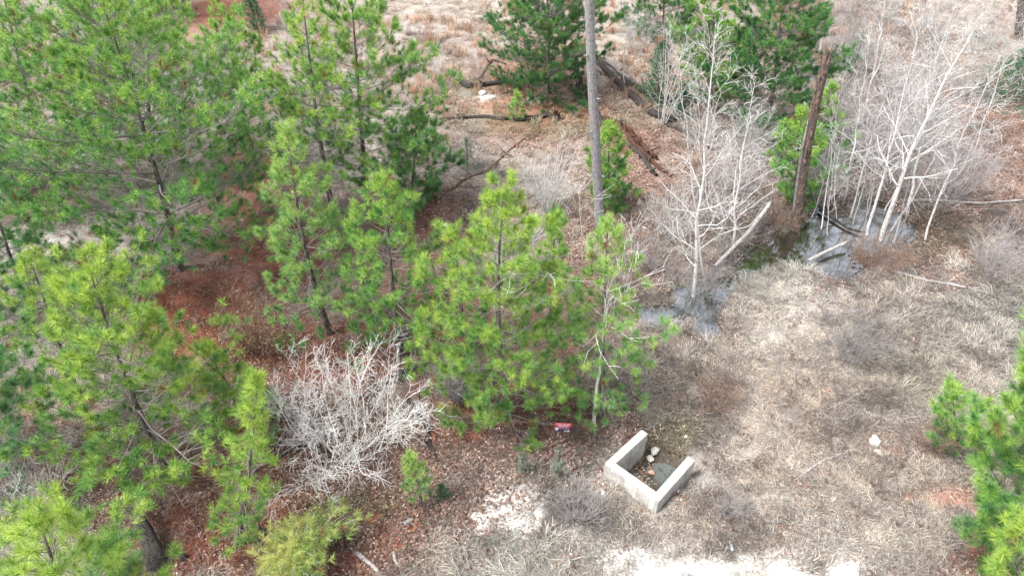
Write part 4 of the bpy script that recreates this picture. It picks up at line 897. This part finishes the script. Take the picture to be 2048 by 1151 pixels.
import bmesh
def prism(name, poly, z0, z1, mat, parent, bev=.012):
    bm = bmesh.new(); lo = [bm.verts.new((p[0], p[1], z0)) for p in poly]; hi = [bm.verts.new((p[0], p[1], z1 if len(p) < 3 else p[2])) for p in poly]; n = len(poly)
    bm.faces.new(lo[::-1]); bm.faces.new(hi)
    for i in range(n): bm.faces.new((lo[i], lo[(i + 1) % n], hi[(i + 1) % n], hi[i]))
    bmesh.ops.recalc_face_normals(bm, faces=bm.faces)
    bmesh.ops.bevel(bm, geom=bm.edges[:], offset=bev, segments=2, affect='EDGES')
    me = bpy.data.meshes.new(name); bm.to_mesh(me); bm.free(); me.materials.append(mat)
    return link(name, me, parent)
TH = .25
hw = thing('culvert_headwall', (hA[0], hA[1], 0), 'U shaped concrete culvert walls open towards the ditch', 'concrete wall')
L2 = lambda a, b: ((hu * a + hn * b)[0], (hu * a + hn * b)[1])
prism('back_wall', [L2(0, 0), L2(lenW, 0), L2(lenW, TH), L2(0, TH)], -1.15, WALL_Z, M['concrete'], hw)
cu = (hC - hA - hn * TH); cu[2] = 0; lc = np.linalg.norm(cu); cu /= lc
du = (hD - hB - hn * TH); du[2] = 0; ld = np.linalg.norm(du); du /= ld
def P2(v): return (float(v[0]), float(v[1]))
a0 = hn * (TH + .003); b0 = hu * lenW + hn * (TH + .003)
prism('wing_wall', [P2(a0), P2(a0 + hu * TH), P2(a0 + hu * TH + cu * lc), P2(a0 + cu * lc)], -1.15, WALL_Z, M['concrete'], hw)
prism('wing_wall', [P2(b0 - hu * TH), P2(b0), P2(b0 + du * ld), P2(b0 - hu * TH + du * ld)], -1.15, WALL_Z, M['concrete'], hw)
wc = hA + hu * lenW * .62 + hn * 2.0
WZ = float(th(wc[0], wc[1])) + .085
water_sheet('culvert_water', wc[0] - .7, wc[0] + .7, wc[1] - .75, wc[1] + .75, WZ, M['basin_water'], 'shallow greenish water in the ditch between the concrete walls')

# ------------------------------------------------------------------ stones
def plain(name, c, rough=.85, spec=.3, var=.25, sc=6.0):
    m, t, b = base_mat(name, rough, spec); n1 = N(t, 'ShaderNodeTexNoise', Scale=sc, Detail=5.0); tc = N(t, 'ShaderNodeTexCoord'); t.links.new(tc.outputs['Object'], n1.inputs['Vector'])
    r = ramp(t, [(.3, tuple(v * (1 - var) for v in c)), (.7, tuple(min(1, v * (1 + var)) for v in c))]); t.links.new(n1.outputs[0], r.inputs[0]); t.links.new(r.outputs[0], b.inputs['Base Color']); return m
M['rock'] = plain('pale_limestone', (.52, .49, .45)); M['brownrock'] = plain('rust_stained_stone', (.34, .22, .16))
def rock(px, py, rpx, label, seed, mat='rock', zz=None, flat=.6):
    B = g0(px, py, zz) if zz is not None else gp(px, py); r = rpx * slant(B) / F; me = stone_mesh(seed, 2, flat * .8); me.materials.append(M[mat])
    o = link('stone', me, loc=(B[0], B[1], B[2] + r * .25)); o.scale = (r, r * .8, r); o.rotation_euler[2] = seed; tag(o, label, 'stone', 'loose stones'); return o
rock(1748, 884, 13, 'large pale boulder half buried in the dry grass', 1)
rock(1755, 906, 8, 'flat pale stone just below the large boulder', 2)
rock(1700, 893, 5, 'small stone left of the large boulder', 3)
rock(1310, 903, 10, 'white angular block inside the concrete walls', 4, zz=-.80, flat=.8)
rock(1300, 917, 8, 'cream coloured stone below the white block', 5, zz=-.85)
rock(1303, 945, 7, 'reddish brick sized stone in the culvert', 6, 'brownrock', zz=-.88)
rock(1372, 873, 5, 'small white stone in the ditch above the walls', 7)
rock(1136, 857, 6, 'white stone under the right corner of the sign', 8)
rock(892, 452, 8, 'white flat scrap on the path behind the central pine', 9)
rock(965, 188, 9, 'pale flat stone below the crooked burnt log', 10)
rock(985, 196, 7, 'smaller pale stone right of the flat one', 11)
rock(1288, 456, 5, 'little white stone on the slope right of the tall trunk', 12)
rock(484, 774, 5, 'whitish cobble on the soil near the spindly pine', 13)
rock(1415, 1075, 4, 'pebble sized white stone in the brown weeds', 14)
rock(1665, 998, 5, 'pale stone on red clay at lower right', 15)
rock(1240, 955, 8, 'dull pale stone left of the concrete corner', 16)
rock(1205, 985, 7, 'chalky lump at the edge of the grey bush', 17)

# ------------------------------------------------------------------ realtor sign
def flat_mat(name, c, rough=.5): return plain(name, c, rough, .4, .06, 20)
M['red'] = flat_mat('sign_red', (.62, .05, .05)); M['purple'] = flat_mat('sign_purple', (.06, .02, .13)); M['signwhite'] = flat_mat('sign_white', (.80, .78, .80)); M['pink'] = flat_mat('sign_pink', (.80, .45, .55)); M['wire'] = flat_mat('galvanised_wire', (.35, .35, .35))
B = gp(1125, 866); sg = thing('for_sale_sign', B, 'small red and purple for sale sign on wire stakes behind the culvert', 'sign')
sg.rotation_euler[2] = RAD(-2); sg.scale = (.8, .8, .8)
def box(name, x0, x1, y0, y1, z0, z1, mat, parent):
    return prism(name, [(x0, y0), (x1, y0), (x1, y1), (x0, y1)], z0, z1, mat, parent, .001)
Wd = .68; bz = .14
box('lower_panel', -Wd / 2 + .0, Wd / 2 - .02, 0, .012, bz, bz + .25, M['purple'], sg)
box('upper_panel', -Wd / 2 - .02, Wd / 2 + .01, -.002, .012, bz + .253, bz + .50, M['red'], sg)
box('white_strip', .06, Wd / 2 - .06, -.010, -.002, bz - .03, bz + .06, M['signwhite'], sg)
def text(body, size, x, z, mat, y=-.006, sx=1.0):
    cu_ = bpy.data.curves.new('lettering', 'FONT'); cu_.body = body; cu_.size = size; cu_.align_x = 'CENTER'; cu_.extrude = .001; cu_.offset = size * .02
    cu_.materials.append(mat); tmp = bpy.data.objects.new('lettering_curve', cu_); me = bpy.data.meshes.new_from_object(tmp); bpy.data.objects.remove(tmp)
    o = link('lettering', me, sg); o.location = (x, y, z); o.rotation_euler = (RAD(90), 0, 0); o.scale = (sx, 1, 1); return o
text('FOR SALE', .15, 0, bz + .385, M['signwhite'], sx=.88)
box('pink_band', -.20, .22, -.008, -.003, bz + .275, bz + .345, M['pink'], sg)
text('Isabela Reese', .11, .05, bz + .155, M['pink'], sx=.70)
bm = bmesh.new(); pts = [(-.30, .08), (-.26, .02), (-.20, .10), (-.17, .18), (-.20, .24), (-.24, .22), (-.28, .25), (-.33, .20)]
f_ = bm.faces.new([bm.verts.new((x, -.006, bz + z)) for x, z in pts]); e_ = bmesh.ops.extrude_face_region(bm, geom=[f_]); bmesh.ops.translate(bm, vec=(0, .003, 0), verts=[v for v in e_['geom'] if isinstance(v, bmesh.types.BMVert)]); bmesh.ops.recalc_face_normals(bm, faces=bm.faces)
me = bpy.data.meshes.new('logo'); bm.to_mesh(me); bm.free(); me.materials.append(M['signwhite']); link('logo', me, sg)
for sx_ in (-.2, .2):
    T_ = Tubes(); T_.add([[sx_, .018, -.2], [sx_, .018, .2], [sx_, .018, bz + .4]], [.005] * 3, 6); link('stake', T_.mesh('stake', M['wire']), sg)

# ------------------------------------------------------------------ plastic bottle
M['bottle'] = flat_mat('bluish_plastic', (.45, .58, .68), .25); B = gp(1462, 1094); bo = thing('plastic_bottle', B, 'crushed bluish plastic bottle lying near the white gravel', 'bottle')
T_ = Tubes(); T_.add([[0, -.14, .05], [0, -.12, .05], [.01, 0, .045], [0, .10, .05], [0, .16, .05]], [.02, .05, .04, .052, .018], 10); link('body', T_.mesh('body', M['bottle']), bo)
T_ = Tubes(); T_.add([[0, .16, .05], [0, .185, .05]], [.022, .022], 8); link('cap', T_.mesh('cap', M['signwhite']), bo)
print('needles', NEEDLES)
